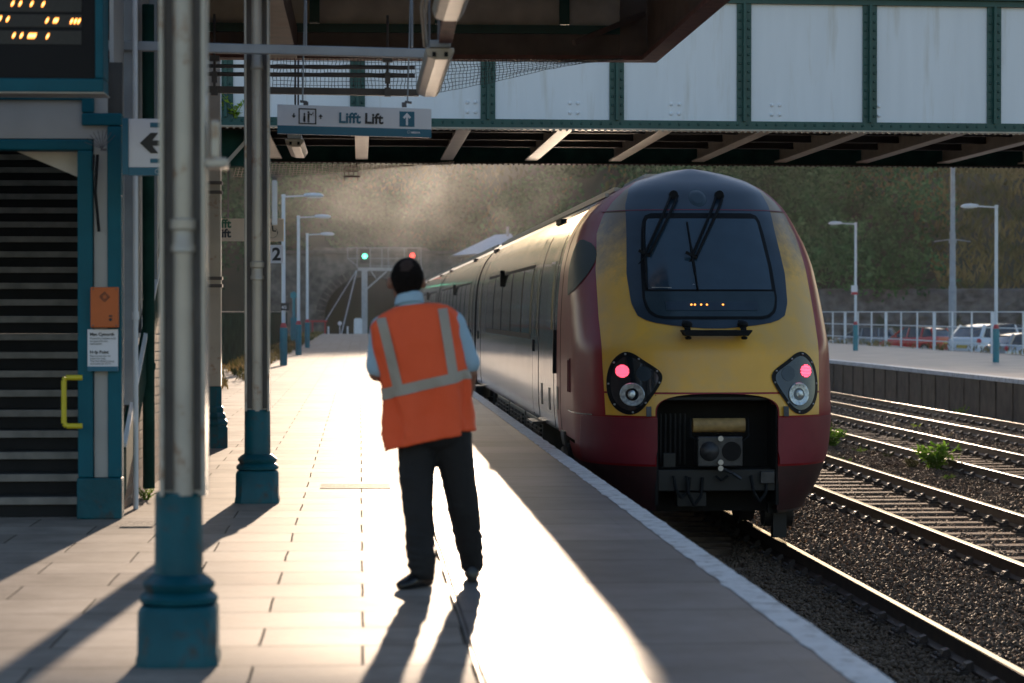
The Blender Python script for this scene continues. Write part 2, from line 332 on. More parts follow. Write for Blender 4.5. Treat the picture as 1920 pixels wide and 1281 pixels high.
# ------------------------------------------------------------------ mesh helpers
class MB:
    def __init__(s):
        s.v = []; s.f = []; s.mi = []; s.cur = 0
    def add(s, vs, fs):
        b = len(s.v)
        s.v += [tuple(p) for p in vs]
        s.f += [tuple(i + b for i in f) for f in fs]
        s.mi += [s.cur] * len(fs)
        return s
    def box(s, x0, x1, y0, y1, z0, z1):
        vs = [(x, y, z) for z in (z0, z1) for y in (y0, y1) for x in (x0, x1)]
        return s.add(vs, [(0, 2, 3, 1), (4, 5, 7, 6), (0, 1, 5, 4), (2, 6, 7, 3), (0, 4, 6, 2), (1, 3, 7, 5)])
    def bar(s, a, b, w, h, up=(0, 0, 1)):
        a, b = Vector(a), Vector(b); d = (b - a).normalized(); u = Vector(up)
        if abs(d.dot(u)) > 0.99: u = Vector((0, 1, 0))
        r = d.cross(u).normalized() * (w / 2); u = r.cross(d).normalized() * (h / 2)
        vs = [p + sx * r + sz * u for p in (a, b) for sx, sz in ((-1, -1), (1, -1), (1, 1), (-1, 1))]
        return s.add(vs, [(3, 2, 1, 0), (4, 5, 6, 7), (0, 1, 5, 4), (1, 2, 6, 5), (2, 3, 7, 6), (3, 0, 4, 7)])
    def cyl(s, a, b, r, n=12, r2=None, caps=True):
        a, b = Vector(a), Vector(b); d = (b - a).normalized()
        u = Vector((0, 0, 1)) if abs(d.z) < 0.9 else Vector((1, 0, 0))
        e1 = d.cross(u).normalized(); e2 = d.cross(e1).normalized(); r2 = r if r2 is None else r2
        vs = [p + q * (math.cos(2 * PI * i / n) * e1 + math.sin(2 * PI * i / n) * e2) for p, q in ((a, r), (b, r2)) for i in range(n)]
        fs = [(i, i + n, (i + 1) % n + n, (i + 1) % n) for i in range(n)]
        if caps: fs += [tuple(range(n)), tuple(range(2 * n - 1, n - 1, -1))]
        return s.add(vs, fs)
    def tube(s, pts, r, n=8):
        for i in range(len(pts) - 1): s.cyl(pts[i], pts[i + 1], r, n)
        return s
    def lathe(s, prof, c=(0, 0, 0), n=24, rot=0.0, flat=None):
        rings = []
        for (r, z) in prof:
            rings.append([(c[0] + r * math.cos(2 * PI * i / n + rot), c[1] + r * math.sin(2 * PI * i / n + rot), c[2] + z) for i in range(n)])
        return s.loft(rings)
    def loft(s, rings, closed=True, cap0=True, cap1=True):
        n = len(rings[0]); vs = [p for r in rings for p in r]; fs = []
        for k in range(len(rings) - 1):
            for i in range(n if closed else n - 1):
                j = (i + 1) % n
                fs.append((k * n + i, k * n + j, (k + 1) * n + j, (k + 1) * n + i))
        if closed and cap0: fs.append(tuple(range(n - 1, -1, -1)))
        if closed and cap1: fs.append(tuple((len(rings) - 1) * n + i for i in range(n)))
        return s.add(vs, fs)
    def prism(s, poly, axis, a, b):
        def P(p, t):
            if axis == 'x': return (t, p[0], p[1])
            if axis == 'y': return (p[0], t, p[1])
            return (p[0], p[1], t)
        n = len(poly)
        vs = [P(p, a) for p in poly] + [P(p, b) for p in poly]
        fs = [tuple(range(n)), tuple(range(2 * n - 1, n - 1, -1))]
        fs += [(i, i + n, (i + 1) % n + n, (i + 1) % n) for i in range(n)]
        return s.add(vs, fs)
    def ball(s, c, r, n=8, m=6):
        rx, ry, rz = (r, r, r) if not isinstance(r, tuple) else r
        rings = []
        for k in range(1, m):
            t = PI * k / m
            rings.append([(c[0] + rx * math.sin(t) * math.cos(2 * PI * i / n), c[1] + ry * math.sin(t) * math.sin(2 * PI * i / n), c[2] - rz * math.cos(t)) for i in range(n)])
        return s.loft(rings)
    def grid(s, rows):
        n = len(rows[0]); vs = [p for r in rows for p in r]
        fs = [(k * n + i, k * n + i + 1, (k + 1) * n + i + 1, (k + 1) * n + i) for k in range(len(rows) - 1) for i in range(n - 1)]
        return s.add(vs, fs)
    def build(s, name, m, parent=None, smooth=False, origin=None, fixn=True, bevel=0.0, local=False):
        me = bpy.data.meshes.new(name)
        o = bpy.data.objects.new(name, me)
        og = Vector((0, 0, 0))
        if local: pass
        elif origin is not None: og = Vector(origin)
        elif parent is not None and parent.get('_w'): og = Vector(parent['_w'])
        me.from_pydata([(p[0] - og.x, p[1] - og.y, p[2] - og.z) for p in s.v], [], s.f)
        ms = m if isinstance(m, (list, tuple)) else [m]
        for q in ms: me.materials.append(q)
        me.polygons.foreach_set('material_index', s.mi)
        if fixn:
            bm = bmesh.new(); bm.from_mesh(me)
            bmesh.ops.recalc_face_normals(bm, faces=bm.faces)
            bm.to_mesh(me); bm.free()
        if smooth:
            me.polygons.foreach_set('use_smooth', [True] * len(me.polygons))
            if smooth != 'all':
                me.set_sharp_from_angle(angle=R(smooth if smooth is not True else 38))
        me.update()
        if bevel:
            b = o.modifiers.new('bevel', 'BEVEL'); b.width = bevel; b.segments = 2; b.limit_method = 'ANGLE'
        col.objects.link(o)
        if parent is not None:
            o.parent = parent
            if local: return o
            if origin is not None and parent.get('_w') is not None:
                o.location = og - Vector(parent['_w'])
            if parent.type == 'EMPTY' or parent.get('_w'):
                o['_w'] = list(og)
        elif origin is not None:
            o.location = og; o['_w'] = list(og)
        return o

def tag(o, label=None, cat=None, group=None, kind=None):
    if label: o['label'] = label
    if cat: o['category'] = cat
    if group: o['group'] = group
    if kind: o['kind'] = kind
    return o
def thing(name, label, cat, loc=(0, 0, 0), group=None, rz=0.0):
    o = bpy.data.objects.new(name, None); o.empty_display_size = 0.2
    o.location = loc; o.rotation_euler = (0, 0, rz); o['_w'] = list(loc)
    col.objects.link(o)
    return tag(o, label, cat, group)
def struct(o): o['kind'] = 'structure'; return o
def kids(o): return [c for c in bpy.data.objects if c.parent == o]
def copy_tree(o, parent=None, ch=None):
    if ch is None:
        ch = {}
        for c in bpy.data.objects:
            if c.parent: ch.setdefault(c.parent.name, []).append(c)
    k = list(ch.get(o.name, []))
    c = o.copy(); col.objects.link(c); c.parent = parent
    for q in k: copy_tree(q, c, ch)
    return c
def fast_mesh(name, verts, faces_flat, nper, m, parent=None, smooth=False):
    """numpy mesh with faces all of nper corners"""
    me = bpy.data.meshes.new(name)
    nv, nf = len(verts), len(faces_flat) // nper
    me.vertices.add(nv); me.vertices.foreach_set('co', np.asarray(verts, dtype=np.float32).ravel())
    me.loops.add(nf * nper); me.loops.foreach_set('vertex_index', np.asarray(faces_flat, dtype=np.int32))
    me.polygons.add(nf)
    me.polygons.foreach_set('loop_start', np.arange(0, nf * nper, nper, dtype=np.int32))
    me.polygons.foreach_set('loop_total', np.full(nf, nper, dtype=np.int32))
    if smooth: me.polygons.foreach_set('use_smooth', np.ones(nf, dtype=bool))
    me.update(calc_edges=True); me.validate()
    me.materials.append(m)
    o = bpy.data.objects.new(name, me); col.objects.link(o)
    if parent: o.parent = parent
    return o
def text(s, size, loc, m, parent, name='lettering', rot=(PI / 2, 0, 0), ext=0.002, align='LEFT', bold=0.0, sx=1.0):
    c = bpy.data.curves.new(name, 'FONT'); c.body = s; c.size = size; c.extrude = ext; c.align_x = align
    c.offset = bold; c.space_line = 1.0
    o = bpy.data.objects.new('tmp_text', c); col.objects.link(o)
    dg = bpy.context.evaluated_depsgraph_get()
    me = bpy.data.meshes.new_from_object(o.evaluated_get(dg)); me.name = name
    col.objects.unlink(o); bpy.data.objects.remove(o)
    t = bpy.data.objects.new(name, me); me.materials.clear(); me.materials.append(m)
    w = Vector(parent['_w']) if parent is not None and parent.get('_w') else Vector((0, 0, 0))
    t.location = Vector(loc) - w; t.rotation_euler = rot; t.scale = (sx, 1, 1)
    col.objects.link(t)
    if parent is not None: t.parent = parent
    return t

# ------------------------------------------------------------------ SETTING: ground, platforms, hill
RAIL = -0.915
g = MB().grid([[(-300 + 600 * i / 12, -60 + 400 * j / 10, -1.16) for i in range(13)] for j in range(11)])
struct(g.build('ground', M['ballast']))
PE = 2.10     # near platform edge
p = MB().box(-14, 0.464, -8, 162, -1.15, 0.0)
struct(p.build('platform_paving', M['slab']))
p = MB().box(0.472, PE - 0.33, -8, 162, -1.15, -0.0005)
struct(p.build('platform_edge_slabs', M['concrete_strip']))
# irregular coping with a worn white top
rows_o, NY = [], 420
pts = [(-8 + 170 * (j / NY) ** 1.0) for j in range(NY + 1)]
ys = np.concatenate([np.linspace(-8, 45, 500), np.linspace(45.2, 162, 200)])
mb = MB()
r0, r1, r2 = [], [], []
for i, y in enumerate(ys):
    w = 0.012 * noise.noise(Vector((0, y * 2.2, 0))) + 0.006 * noise.noise(Vector((5, y * 9, 0)))
    r0.append((PE - 0.33, y, 0.0)); r1.append((PE + w, y, 0.0 + 0.004 * noise.noise(Vector((9, y * 5, 0))))); r2.append((PE + w * 0.5 - 0.004, y, -0.085))
mb.grid([r0, r1, r2])
mb.grid([r2, [(PE - 0.10, y, -0.086) for y in ys], [(PE - 0.10, y, -1.15) for y in ys]])
struct(mb.build('platform_coping', M['concrete_strip'], smooth=60))
mb = MB(); a, b = [], []
for y in ys:
    wl = 0.020 * noise.noise(Vector((3, y * 3.1, 0))) + 0.012 * noise.noise(Vector((3, y * 14, 0)))
    wr = 0.012 * noise.noise(Vector((0, y * 2.2, 0))) + 0.006 * noise.noise(Vector((5, y * 9, 0)))
    a.append((PE - 0.165 + wl, y, 0.004)); b.append((PE - 0.006 + wr, y, 0.0045 + 0.004 * noise.noise(Vector((9, y * 5, 0)))))
mb.grid([a, b])
struct(mb.build('platform_edge_line', M['edge_white']))
mb = MB(); a, b = [], []
for y in ys:
    wl = 0.010 * noise.noise(Vector((13, y * 4, 0)))
    a.append((1.045 + wl, y, 0.0035)); b.append((1.135 + wl, y, 0.0035))
mb.grid([a, b])
struct(mb.build('platform_safety_line', M['pale_line']))
# far platform
FP, FZ = 14.95, -0.083
struct(MB().box(FP, 23.2, 18, 190, -1.15, FZ).build('opposite_platform', M['tarmac_warm']))
mb = MB().box(FP - 0.06, FP + 0.30, 18, 190, FZ - 0.09, FZ + 0.012)
struct(mb.build('opposite_platform_edge', M['edge_white']))
mb = MB().box(FP - 0.02, FP + .2, 18, 190, -1.15, FZ - 0.09)
for i in range(80): mb.box(FP - 0.05, FP, 20 + i * 1.5, 20.12 + i * 1.5, -1.15, FZ - 0.09)
struct(mb.build('opposite_platform_wall', M['platform_wall']))
struct(MB().box(23.2, 80, 18, 175, -1.15, -0.86).build('car_park', M['tarmac']))
mb = MB(); 
rows = [[(23.2 + k, y, -0.083 - 0.05 * k + 0.06 * noise.noise(Vector((k, y * .3, 0)))) for y in np.linspace(18, 180, 160)] for k in (0, .6, 1.2, 2.0, 3.4)]
mb.grid(rows + [[(27.4, y, -0.86) for y in np.linspace(18, 180, 160)]])
struct(mb.build('verge', M['tarmac']))
# yard beyond the platform end, left bank
mb = MB(); rows = []
for x in np.linspace(-3.2, -15, 8):
    rows.append([(x, y, 0.002 + 0.10 * (-3.2 - x) + 0.15 * noise.noise(Vector((x * .4, y * .2, 1)))) if x < -3.3 else (x, y, 0.01) for y in np.linspace(44, 165, 80)])
mb.grid(rows)
struct(mb.build('grass_bank', M['soil']))

def smooth(t): t = min(max(t, 0), 1); return t * t * (3 - 2 * t)
def hill_h(x, y):
    d = max(-7.0 - x, 0) * 0.9 if y > 40 else 0
    dl = max(-12.0 - x, 0.0)
    # right boundary: from (11,236) to (24,182) to (80,168)
    if x < 11: yb = 236
    elif x < 24: yb = 236 - (x - 11) * (54 / 13.0)
    else: yb = 182 - (x - 24) * 0.25
    db = max(y - yb, 0.0)
    z = -0.6 + 0.75 * max(dl * smooth((y - 110) / 60), 0)
    zb = (2.9 if x > 22 else 6.6) + 0.80 * db if db > 0 else -1.3
    if x > 22 and db > 0: zb = 2.9 + 0.55 * db
    z = max(z, zb)
    bl = smooth((x - 8) / 22)
    cap = (1.9 + 0.0655 * y) * (1 - bl) + (1.3 + 0.0592 * y) * bl
    n = 1.3 * noise.noise(Vector((x * 0.05, y * 0.05, 3))) + 0.6 * noise.noise(Vector((x * 0.17, y * 0.17, 8)))
    if z > 3: z = z + n * smooth((z - 3) / 6)
    k = 2.5
    return min(z, cap + 0.25 * n)
hx = np.concatenate([np.linspace(-160, -30, 16), np.linspace(-27, 90, 84), np.linspace(96, 220, 14)])
hy = np.concatenate([np.linspace(40, 160, 20), np.linspace(163, 290, 100), np.linspace(295, 335, 6)])
HH = {}
rows = []
for y in hy:
    rows.append([(x, y, hill_h(x, y)) for x in hx])
hb = MB().grid(rows)
keep = []
for f in hb.f:
    if max(hb.v[i][2] for i in f) > -0.5: keep.append(f)
hb.f = keep; hb.mi = [0] * len(keep)
struct(hb.build('hillside', M['soil'], smooth='all', fixn=False))

# ------------------------------------------------------------------ ballast stones (stuff)
def stones(n, sampler, r, name, label):
    x, y = sampler(n)
    base = np.array([(1, 0, 0), (-1, 0, 0), (0, 1, 0), (0, -1, 0), (0, 0, 1), (0, 0, -1)], dtype=np.float32)
    v = base[None] * nr.uniform(0.55, 1.25, (n, 6, 1)) + nr.uniform(-.28, .28, (n, 6, 3))
    a = nr.uniform(0, 2 * PI, n); t = nr.uniform(-1.2, 1.2, n)
    ca, sa, ct, st = np.cos(a)[:, None], np.sin(a)[:, None], np.cos(t)[:, None], np.sin(t)[:, None]
    X, Y, Z = v[..., 0], v[..., 1], v[..., 2]
    Y, Z = Y * ct - Z * st, Y * st + Z * ct
    X, Y = X * ca - Y * sa, X * sa + Y * ca
    lift = np.full(n, .055)
    for c_ in (6.98, 10.25, 13.30): lift[np.abs(x - c_) < .95] = 0.0
    lift[np.abs(x - 3.61) < .95] = .035
    rr = (r * nr.uniform(0.6, 1.35, n))[:, None]
    P = np.stack([X * rr + x[:, None], Y * rr + y[:, None], Z * rr * 0.8 - 1.145 + nr.uniform(-.02, .03, n)[:, None] + lift[:, None]], -1)
    tri = np.array([(0, 2, 4), (2, 1, 4), (1, 3, 4), (3, 0, 4), (2, 0, 5), (1, 2, 5), (3, 1, 5), (0, 3, 5)])
    F = (tri[None] + (np.arange(n) * 6)[:, None, None]).ravel()
    o = fast_mesh(name, P.reshape(-1, 3), F, 3, M['stone'])
    return tag(o, label, 'ballast', kind='stuff')
def samp(y0, y1, xa, xb):
    def f(n):
        y = nr.uniform(y0, y1, n); u = nr.uniform(0, 1, n)
        lo = np.full(n, 2.12) if np.isscalar(xa) else xa(y)
        return lo + u * (xb(y) - lo), y
    return f
stones(85000, samp(8.5, 25, 0, lambda y: np.minimum(0.30 * y + 0.8, 14.7)), 0.021, 'ballast_near', 'dark angular ballast stones between the rails beside the near platform')
stones(75000, samp(25, 46, lambda y: 0.155 * y, lambda y: np.minimum(0.30 * y + 1, 14.8)), 0.028, 'ballast_middle', 'brown ballast stones around the middle tracks beyond the train front')
stones(40000, samp(46, 80, lambda y: 0.16 * y, lambda y: np.full_like(y, 14.8)), 0.045, 'ballast_far', 'ballast stones along the tracks by the opposite platform')

# ------------------------------------------------------------------ railway tracks
def rail_mesh(y0, y1):
    h, t = RAIL, RAIL
    prof = [(-.068, -.158), (.068, -.158), (.068, -.148), (.011, -.128), (.011, -.045), (.034, -.034), (.035, -.008), (.028, -.001), (-.028, -.001), (-.035, -.008), (-.034, -.034), (-.011, -.045), (-.011, -.128), (-.068, -.148)]
    mb = MB(); mb.prism(prof, 'y', y0, y1)
    # running surface faces
    n = len(prof)
    mb.mi = [0] * len(mb.f)
    for i, f in enumerate(mb.f):
        if len(f) == 4:
            zs = [mb.v[k][2] for k in f]
            if min(zs) > -0.012: mb.mi[i] = 1
    return mb
def chair_mesh():
    mb = MB()
    mb.box(-.17, .17, -.09, .09, 0, .028)
    mb.prism([(.04, .02), (.13, .02), (.10, .075), (.055, .09)], 'y', -.05, .05)
    mb.prism([(-.04, .02), (-.13, .02), (-.10, .075), (-.055, .09)], 'y', -.05, .05)
    mb.ball((.135, .055, .04), .022, 6, 4); mb.ball((-.135, -.055, .04), .022, 6, 4)
    mb.ball((-.135, .055, .04), .022, 6, 4); mb.ball((.135, -.055, .04), .022, 6, 4)
    return mb
slp_proto = None; chair_me = None
def track(cx, y_lo, y_hi, label, y_end=230):
    global slp_proto, chair_me
    t = thing('railway_track', label, 'railway track', (cx, 0, RAIL), 'parallel railway tracks')
    for sx in (-1, 1):
        mb = rail_mesh(-8, y_end)
        for i in range(len(mb.v)): mb.v[i] = (mb.v[i][0] + sx * 0.7525, mb.v[i][1], mb.v[i][2])
        mb.build('rail', [M['rail_side'], M['rail_top']], t, local=True)
    n = int((y_hi - y_lo) / 0.70)
    pitch = 0.70
    if slp_proto is None:
        slp_me = MB().box(-1.29, 1.29, -.125, .125, -.14, 0)
        o = slp_me.build('sleeper', M['sleeper'], t, local=True); slp_proto = o.data
        c = chair_mesh().build('rail_chair', M['chair_iron'], o, local=True); chair_me = c.data
        bpy.data.objects.remove(c); bpy.data.objects.remove(o)
    for i in range(n):
        o = bpy.data.objects.new('sleeper', slp_proto); col.objects.link(o); o.parent = t
        o.location = (rnd.uniform(-.03, .03), y_lo + i * pitch + rnd.uniform(-.03, .03), -.186 + rnd.uniform(-.008, .006)); o.rotation_euler = (0, 0, rnd.uniform(-.012, .012))
        for sx in (-1, 1):
            c = bpy.data.objects.new('rail_chair', chair_me); col.objects.link(c); c.parent = o; c.location = (sx * .7525 - o.location.x, 0, 0.001)
    mb = MB(); y = y_lo + n * pitch
    while y < y_end:
        mb.box(-1.29, 1.29, y - .125, y + .125, -.326, -.186); y += pitch
    y = y_lo - pitch
    o = mb.build('distant_sleepers', M['sleeper'], t, local=True); o['kind'] = 'stuff'
    return t
track(3.61, 7.0, 70.0, 'railway track under the train, its rails running right beside the near platform')
track(6.98, 15.0, 75.0, 'second railway track from the near platform, just right of the train')
track(10.25, 22.0, 80.0, 'third railway track from the near platform, with weeds along its near rail', 188)
track(13.30, 32.0, 85.0, 'railway track running along the foot of the opposite platform', 188)

# ------------------------------------------------------------------ train
TX, TY = 3.61, 24.2
S_Z = [-.6, .45, 1.1, 1.43, 2.0, 2.5, 2.8, 3.02, 3.15]; S_S = [0, 0, .12, .40, .85, 1.25, 1.65, 2.1, 2.5]
H_Z = [-.55, -.3, 0, .35, .8, 1.3, 1.6, 1.95, 2.2, 2.4, 2.6, 2.765, 2.885, 2.965, 3.005, 3.02]
H_H = [1.06, 1.23, 1.33, 1.365, 1.368, 1.362, 1.35, 1.32, 1.26, 1.175, 1.03, .83, .61, .39, .21, .06]
def sm_interp(z, xs, ys_):
    # light smoothing of the tables so that no kinks show in the paint
    k = (-.06, -.03, 0, .03, .06)
    return float(np.mean([np.interp(z + d, xs, ys_) for d in k]))
def slant(z): return sm_interp(z, S_Z, S_S)
def hwid(z): return sm_interp(z, H_Z, H_H) if z < 2.85 else float(np.interp(z, H_Z, H_H))
def nose_A(z):
    t = min(max((z - 2.3) / .67, 0), 1); return 1.3 * (1 - .8 * t * t * (3 - 2 * t))
PW = 2.8
def Sf(u, z):
    t = min(abs(u) / max(hwid(z), .03), 1)
    return slant(z) + nose_A(z) * (1 - math.sqrt(max(0, 1 - t ** PW)))
def side_u(s, z):
    """half width of the skin at distance s from the nose"""
    q = (s - slant(z)) / nose_A(z)
    if q >= 1: return hwid(z)
    q = min(max(q, 0), 1)
    return hwid(z) * (1 - (1 - q) ** 2) ** (1 / PW)
def W(u, s, z): return (TX + u, TY + s, z)
ts = [math.sin(PI / 2 * k / 22) for k in range(-22, 23)]
def nose_rows(zs, ua=None, ub=None, off=0.0, n=30):
    rows = []
    for z in zs:
        h = hwid(z)
        a = -h if ua is None else ua(z); b = h if ub is None else ub(z)
        r = []
        for k in range(n + 1):
            t = k / n
            if ua is None and ub is None: t = (math.sin(PI * (t - .5)) + 1) / 2
            elif ua is None: t = 1 - math.cos(PI / 2 * t) if False else t ** 2.2
            elif ub is None: t = 1 - (1 - t) ** 2.2
            u = a + (b - a) * t
            r.append(W(u * (1 + (off * .3)), Sf(u, z) - off, z))
        rows.append(r)
    return rows
def panel(name, m, parent, zs, ua, ub, off=0.008, n=24, depth=0.03, smooth_=True):
    """thin shaped panel standing proud of the nose skin, with rims turned in"""
    rows = nose_rows(zs, ua, ub, off, n)
    mb = MB().grid(rows)
    rim = [rows[0]] ; 
    edge = rows[0] + [r[-1] for r in rows[1:]] + rows[-1][::-1][1:] + [r[0] for r in rows[::-1][1:-1]]
    inner = [(p[0], p[1] + depth, p[2]) for p in edge]
    mb.grid([edge + [edge[0]], inner + [inner[0]]])
    return mb.build(name, m, parent, smooth=50)
def tab(pairs):
    zs = [p[0] for p in pairs]; us = [p[1] for p in pairs]
    return lambda z: float(np.interp(z, zs, us))
lin = lambda a, b, n: list(np.linspace(a, b, n))

def bogie_mesh(cy, par):
    b = MB()
    for sx in (-1, 1):
        b.prism([(cy - 1.9, -.52), (cy - 1.3, -.36), (cy - .8, -.36), (cy - .45, -.56), (cy + .45, -.56), (cy + .8, -.36), (cy + 1.3, -.36), (cy + 1.9, -.52), (cy + 1.7, -.62), (cy + 1.3, -.5), (cy + .8, -.5), (cy + .5, -.68), (cy - .5, -.68), (cy - .8, -.5), (cy - 1.3, -.5), (cy - 1.7, -.62)], 'x', TX + sx * 1.0 - .06, TX + sx * 1.0 + .06)
        for yy in (-1.25, 1.25):
            b.box(TX + sx * 1.12 - .09, TX + sx * 1.12 + .09, cy + yy - .16, cy + yy + .16, -.62, -.34)
            b.cyl((TX + sx * 1.1, cy + yy + .3, -.6), (TX + sx * 1.1, cy + yy + .3, -.28), .07, 10)
        b.cyl((TX + sx * 1.15, cy - .3, -.34), (TX + sx * 1.15, cy + .5, -.2), .05, 8)
        b.cyl((TX + sx * 1.0, cy, -.6), (TX + sx * 1.0, cy, -.1), .16, 12)
    b.box(TX - 1.0, TX + 1.0, cy - .3, cy + .3, -.6, -.35)
    o = b.build('bogie', M['under'], par, smooth=40)
    for yy in (-1.25, 1.25):
        for sx in (-1, 1):
            w = MB()
            x = TX + sx * .7525
            w.cyl((x - .07, cy + yy, RAIL + .42), (x + .07, cy + yy, RAIL + .42), .42, 32)
            w.cyl((x - sx * .07, cy + yy, RAIL + .42), (x - sx * .10, cy + yy, RAIL + .42), .45, 32)
            w.cyl((x, cy + yy, RAIL + .42), (x + sx * .34, cy + yy, RAIL + .42), .09, 12)
            w.build('wheel', M['under'], o, smooth=40)
    return o
def seam(y, z0, z1, par, name='door_seam', w=.022):
    mb = MB(); r0 = []; r1 = []; q0 = []; q1 = []
    for z in lin(z0, z1, 22):
        for sgn in (-1,):
            x = TX + sgn * (side_u(y - TY, z) if y < TY + 3 else hwid(z))
            r0.append((x + sgn * .003, y - w, z)); r1.append((x + sgn * .003, y + w, z)); q0.append((x - sgn * .02, y - w, z)); q1.append((x - sgn * .02, y + w, z))
    mb.grid([q0, r0, r1, q1])
    return mb
def side_panel(name, m, par, y0, y1, z0, z1, proud=.006, n=8, rnd_=0.0, sgn=-1):
    rows = []
    for z in lin(z0, z1, n):
        h = hwid(z) + proud
        rows.append([(TX + sgn * h, y0 + (y1 - y0) * k / 4, z) for k in range(5)])
    mb = MB().grid(rows)
    edge = rows[0] + [r[-1] for r in rows[1:]] + rows[-1][::-1][1:] + [r[0] for r in rows[::-1][1:-1]]
    mb.grid([edge + [edge[0]], [(p[0] - sgn * .03, p[1], p[2]) for p in edge + [edge[0]]]])
    return mb.build(name, m, par, smooth=50)
def door(y0, y1, par, lit=False):
    d = MB()
    rows = []
    for z in lin(.16, 2.35, 16):
        rows.append([(TX - hwid(z) - .004, y, z) for y in (y0, y0 + .01, y1 - .01, y1)])
    d.grid(rows)
    o = d.build('door', M['train_body'], par, smooth=50)
    s_ = MB()
    for y in (y0 - .02, y1 + .02):
        m2 = seam(y, .14, 2.4, par); s_.add(m2.v, m2.f)
    s_.build('door_seal', M['rubber'], o)
    side_panel('door_window', M['window'], o, (y0 + y1) / 2 - .17, (y0 + y1) / 2 + .17, 1.15, 2.0, .009)
    side_panel('handle', M['rubber'], o, y1 - .16, y1 - .10, .95, 1.1, .02, 3)
    MB().box(TX - 1.44, TX - 1.30, y0, y1, .045, .075).build('footstep', M['coupler'], o)
    return o
def underbox(y0, y1, par, lv=True):
    u = MB()
    u.prism([(TX - 1.30, .08), (TX - 1.30, -.42), (TX - 1.12, -.62), (TX + 1.12, -.62), (TX + 1.30, -.42), (TX + 1.30, .08)], 'y', y0, y1)
    o = u.build('equipment_case', M['under_box'], par, bevel=.015)
    g = MB(); y = y0 + .15
    while y + .55 < y1:
        for k in range(7):
            g.box(TX - 1.325, TX - 1.28, y, y + .55, -.34 + k * .055, -.31 + k * .055)
        y += .75
    if g.v: g.build('louvre', M['void'], o)
    return o
def carriage(k, label):
    y0 = TY + k * 22.95; first = k == 0
    ya = y0 + (0 if first else .35); yb = y0 + 22.6
    t = thing('train_carriage', label, 'train carriage', (TX, ya + 11, RAIL), 'carriages of the train at the platform')
    zs = lin(.10, 2.4, 24) + lin(2.45, 2.90, 14) + lin(2.915, 3.02, 7)
    start = (lambda z: TY + slant(z) + nose_A(z)) if first else (lambda z: ya)
    mb = MB()
    for sgn in (-1, 1):
        rows = []
        for z in zs:
            a = start(z)
            st = 3.35 if first else 0
            ysl = [a, max(a, TY + 2.0), TY + 3.35, yb] if first else [ya, ya + .03, yb]
            rows.append([(TX + sgn * hwid(z), y, z) for y in ysl])
        b0 = len(mb.f); mb.grid(rows)
        for i in range(b0, len(mb.f)):
            f = mb.f[i]; yc = max(mb.v[q][1] for q in f); zc = sum(mb.v[q][2] for q in f) / 4
            mb.mi[i] = 1 if (first and yc < TY + 3.4) else (2 if zc > 2.62 else 0)
    # roof crown, floor and ends
    a = start(3.02)
    top = [(TX - .06, a, 3.02), (TX + .06, a, 3.02), (TX + .06, yb, 3.02), (TX - .06, yb, 3.02)]
    mb.cur = 2; mb.add(top, [(0, 1, 2, 3)])
    mb.cur = 0
    mb.add([(TX - 1.33, y0 + 1.5, .11), (TX + 1.33, y0 + 1.5, .11), (TX + 1.33, yb, .11), (TX - 1.33, yb, .11)], [(0, 1, 2, 3)])
    mb.cur = 3
    for ye in ([yb] if first else [ya, yb]):
        ring = [(TX - hwid(z), ye, z) for z in zs] + [(TX + hwid(z), ye, z) for z in zs[::-1]]
        mb.add(ring, [tuple(range(len(ring)))])
    mb.build('body', [M['train_body'], M['maroon'], M['train_roof'], M['void']], t, smooth=45, fixn=False)
    # gangway
    MB().box(TX - .75, TX + .75, yb, yb + .36, .15, 2.45).build('gangway_bellows', M['rubber'], t)
    # doors
    if first:
        door(TY + 6.2, TY + 7.15, t)
        wins = [(7.75, 9.5), (9.62, 11.9), (12.02, 14.3), (14.42, 16.6), (16.72, 18.9)]
        door(TY + 20.9, TY + 21.85, t)
        s_ = MB()
        for yy in (TY + 2.85, TY + 3.75):
            m2 = seam(yy, .1, 2.55, t, w=.016); s_.add(m2.v, m2.f)
        s_.build('cab_door_seal', M['rubber'], t)
        side_panel('crew_window', M['window'], t, TY + 4.15, TY + 4.75, 1.25, 2.05, .01)
        side_panel('grab_handle', M['rubber'], t, TY + 3.50, TY + 3.56, .75, 1.25, .03, 3)
        for yy, z_ in ((TY + 3.1, .35), (TY + 4.3, .3), (TY + 5.5, .32)):
            side_panel('access_hatch', M['under_box'], t, yy, yy + .22, z_, z_ + .26, .005, 3)
        side_panel('notice_plate', M['coupler'], t, TY + 2.35, TY + 2.75, -.02, .14, .03, 3)
    else:
        door(y0 + 1.3, y0 + 2.25, t)
        wins = [(3.0 + i * 2.25, 5.13 + i * 2.25) for i in range(8)]
        door(y0 + 21.3, y0 + 22.25, t)
    for a_, b_ in wins:
        w = side_panel('window', M['window'], t, y0 + a_, y0 + b_, 1.17, 2.03, .006)
        fr = MB()
        for z_, z2_ in ((1.10, 1.17), (2.03, 2.08)):
            h = hwid((z_ + z2_) / 2) + .004
            fr.box(TX - h, TX - h + .03, y0 + a_ - .05, y0 + b_ + .05, z_, z2_)
        for yy in (y0 + a_ - .07, y0 + b_ + .01):
            rr = [[(TX - hwid(z) - .012, yq, z) for yq in (yy, yy + .06)] for z in lin(1.1, 2.08, 6)]
            fr.grid(rr)
        fr.build('window_frame', M['rubber'], w)
    yl = y0 + (14.3 if first else 11)
    MB().box(TX - hwid(2.02) - .07, TX - hwid(2.02), yl, yl + .14, 1.86, 2.12).build('side_lamp', M['rubber'], t, bevel=.01)
    # roof gear
    rf = MB()
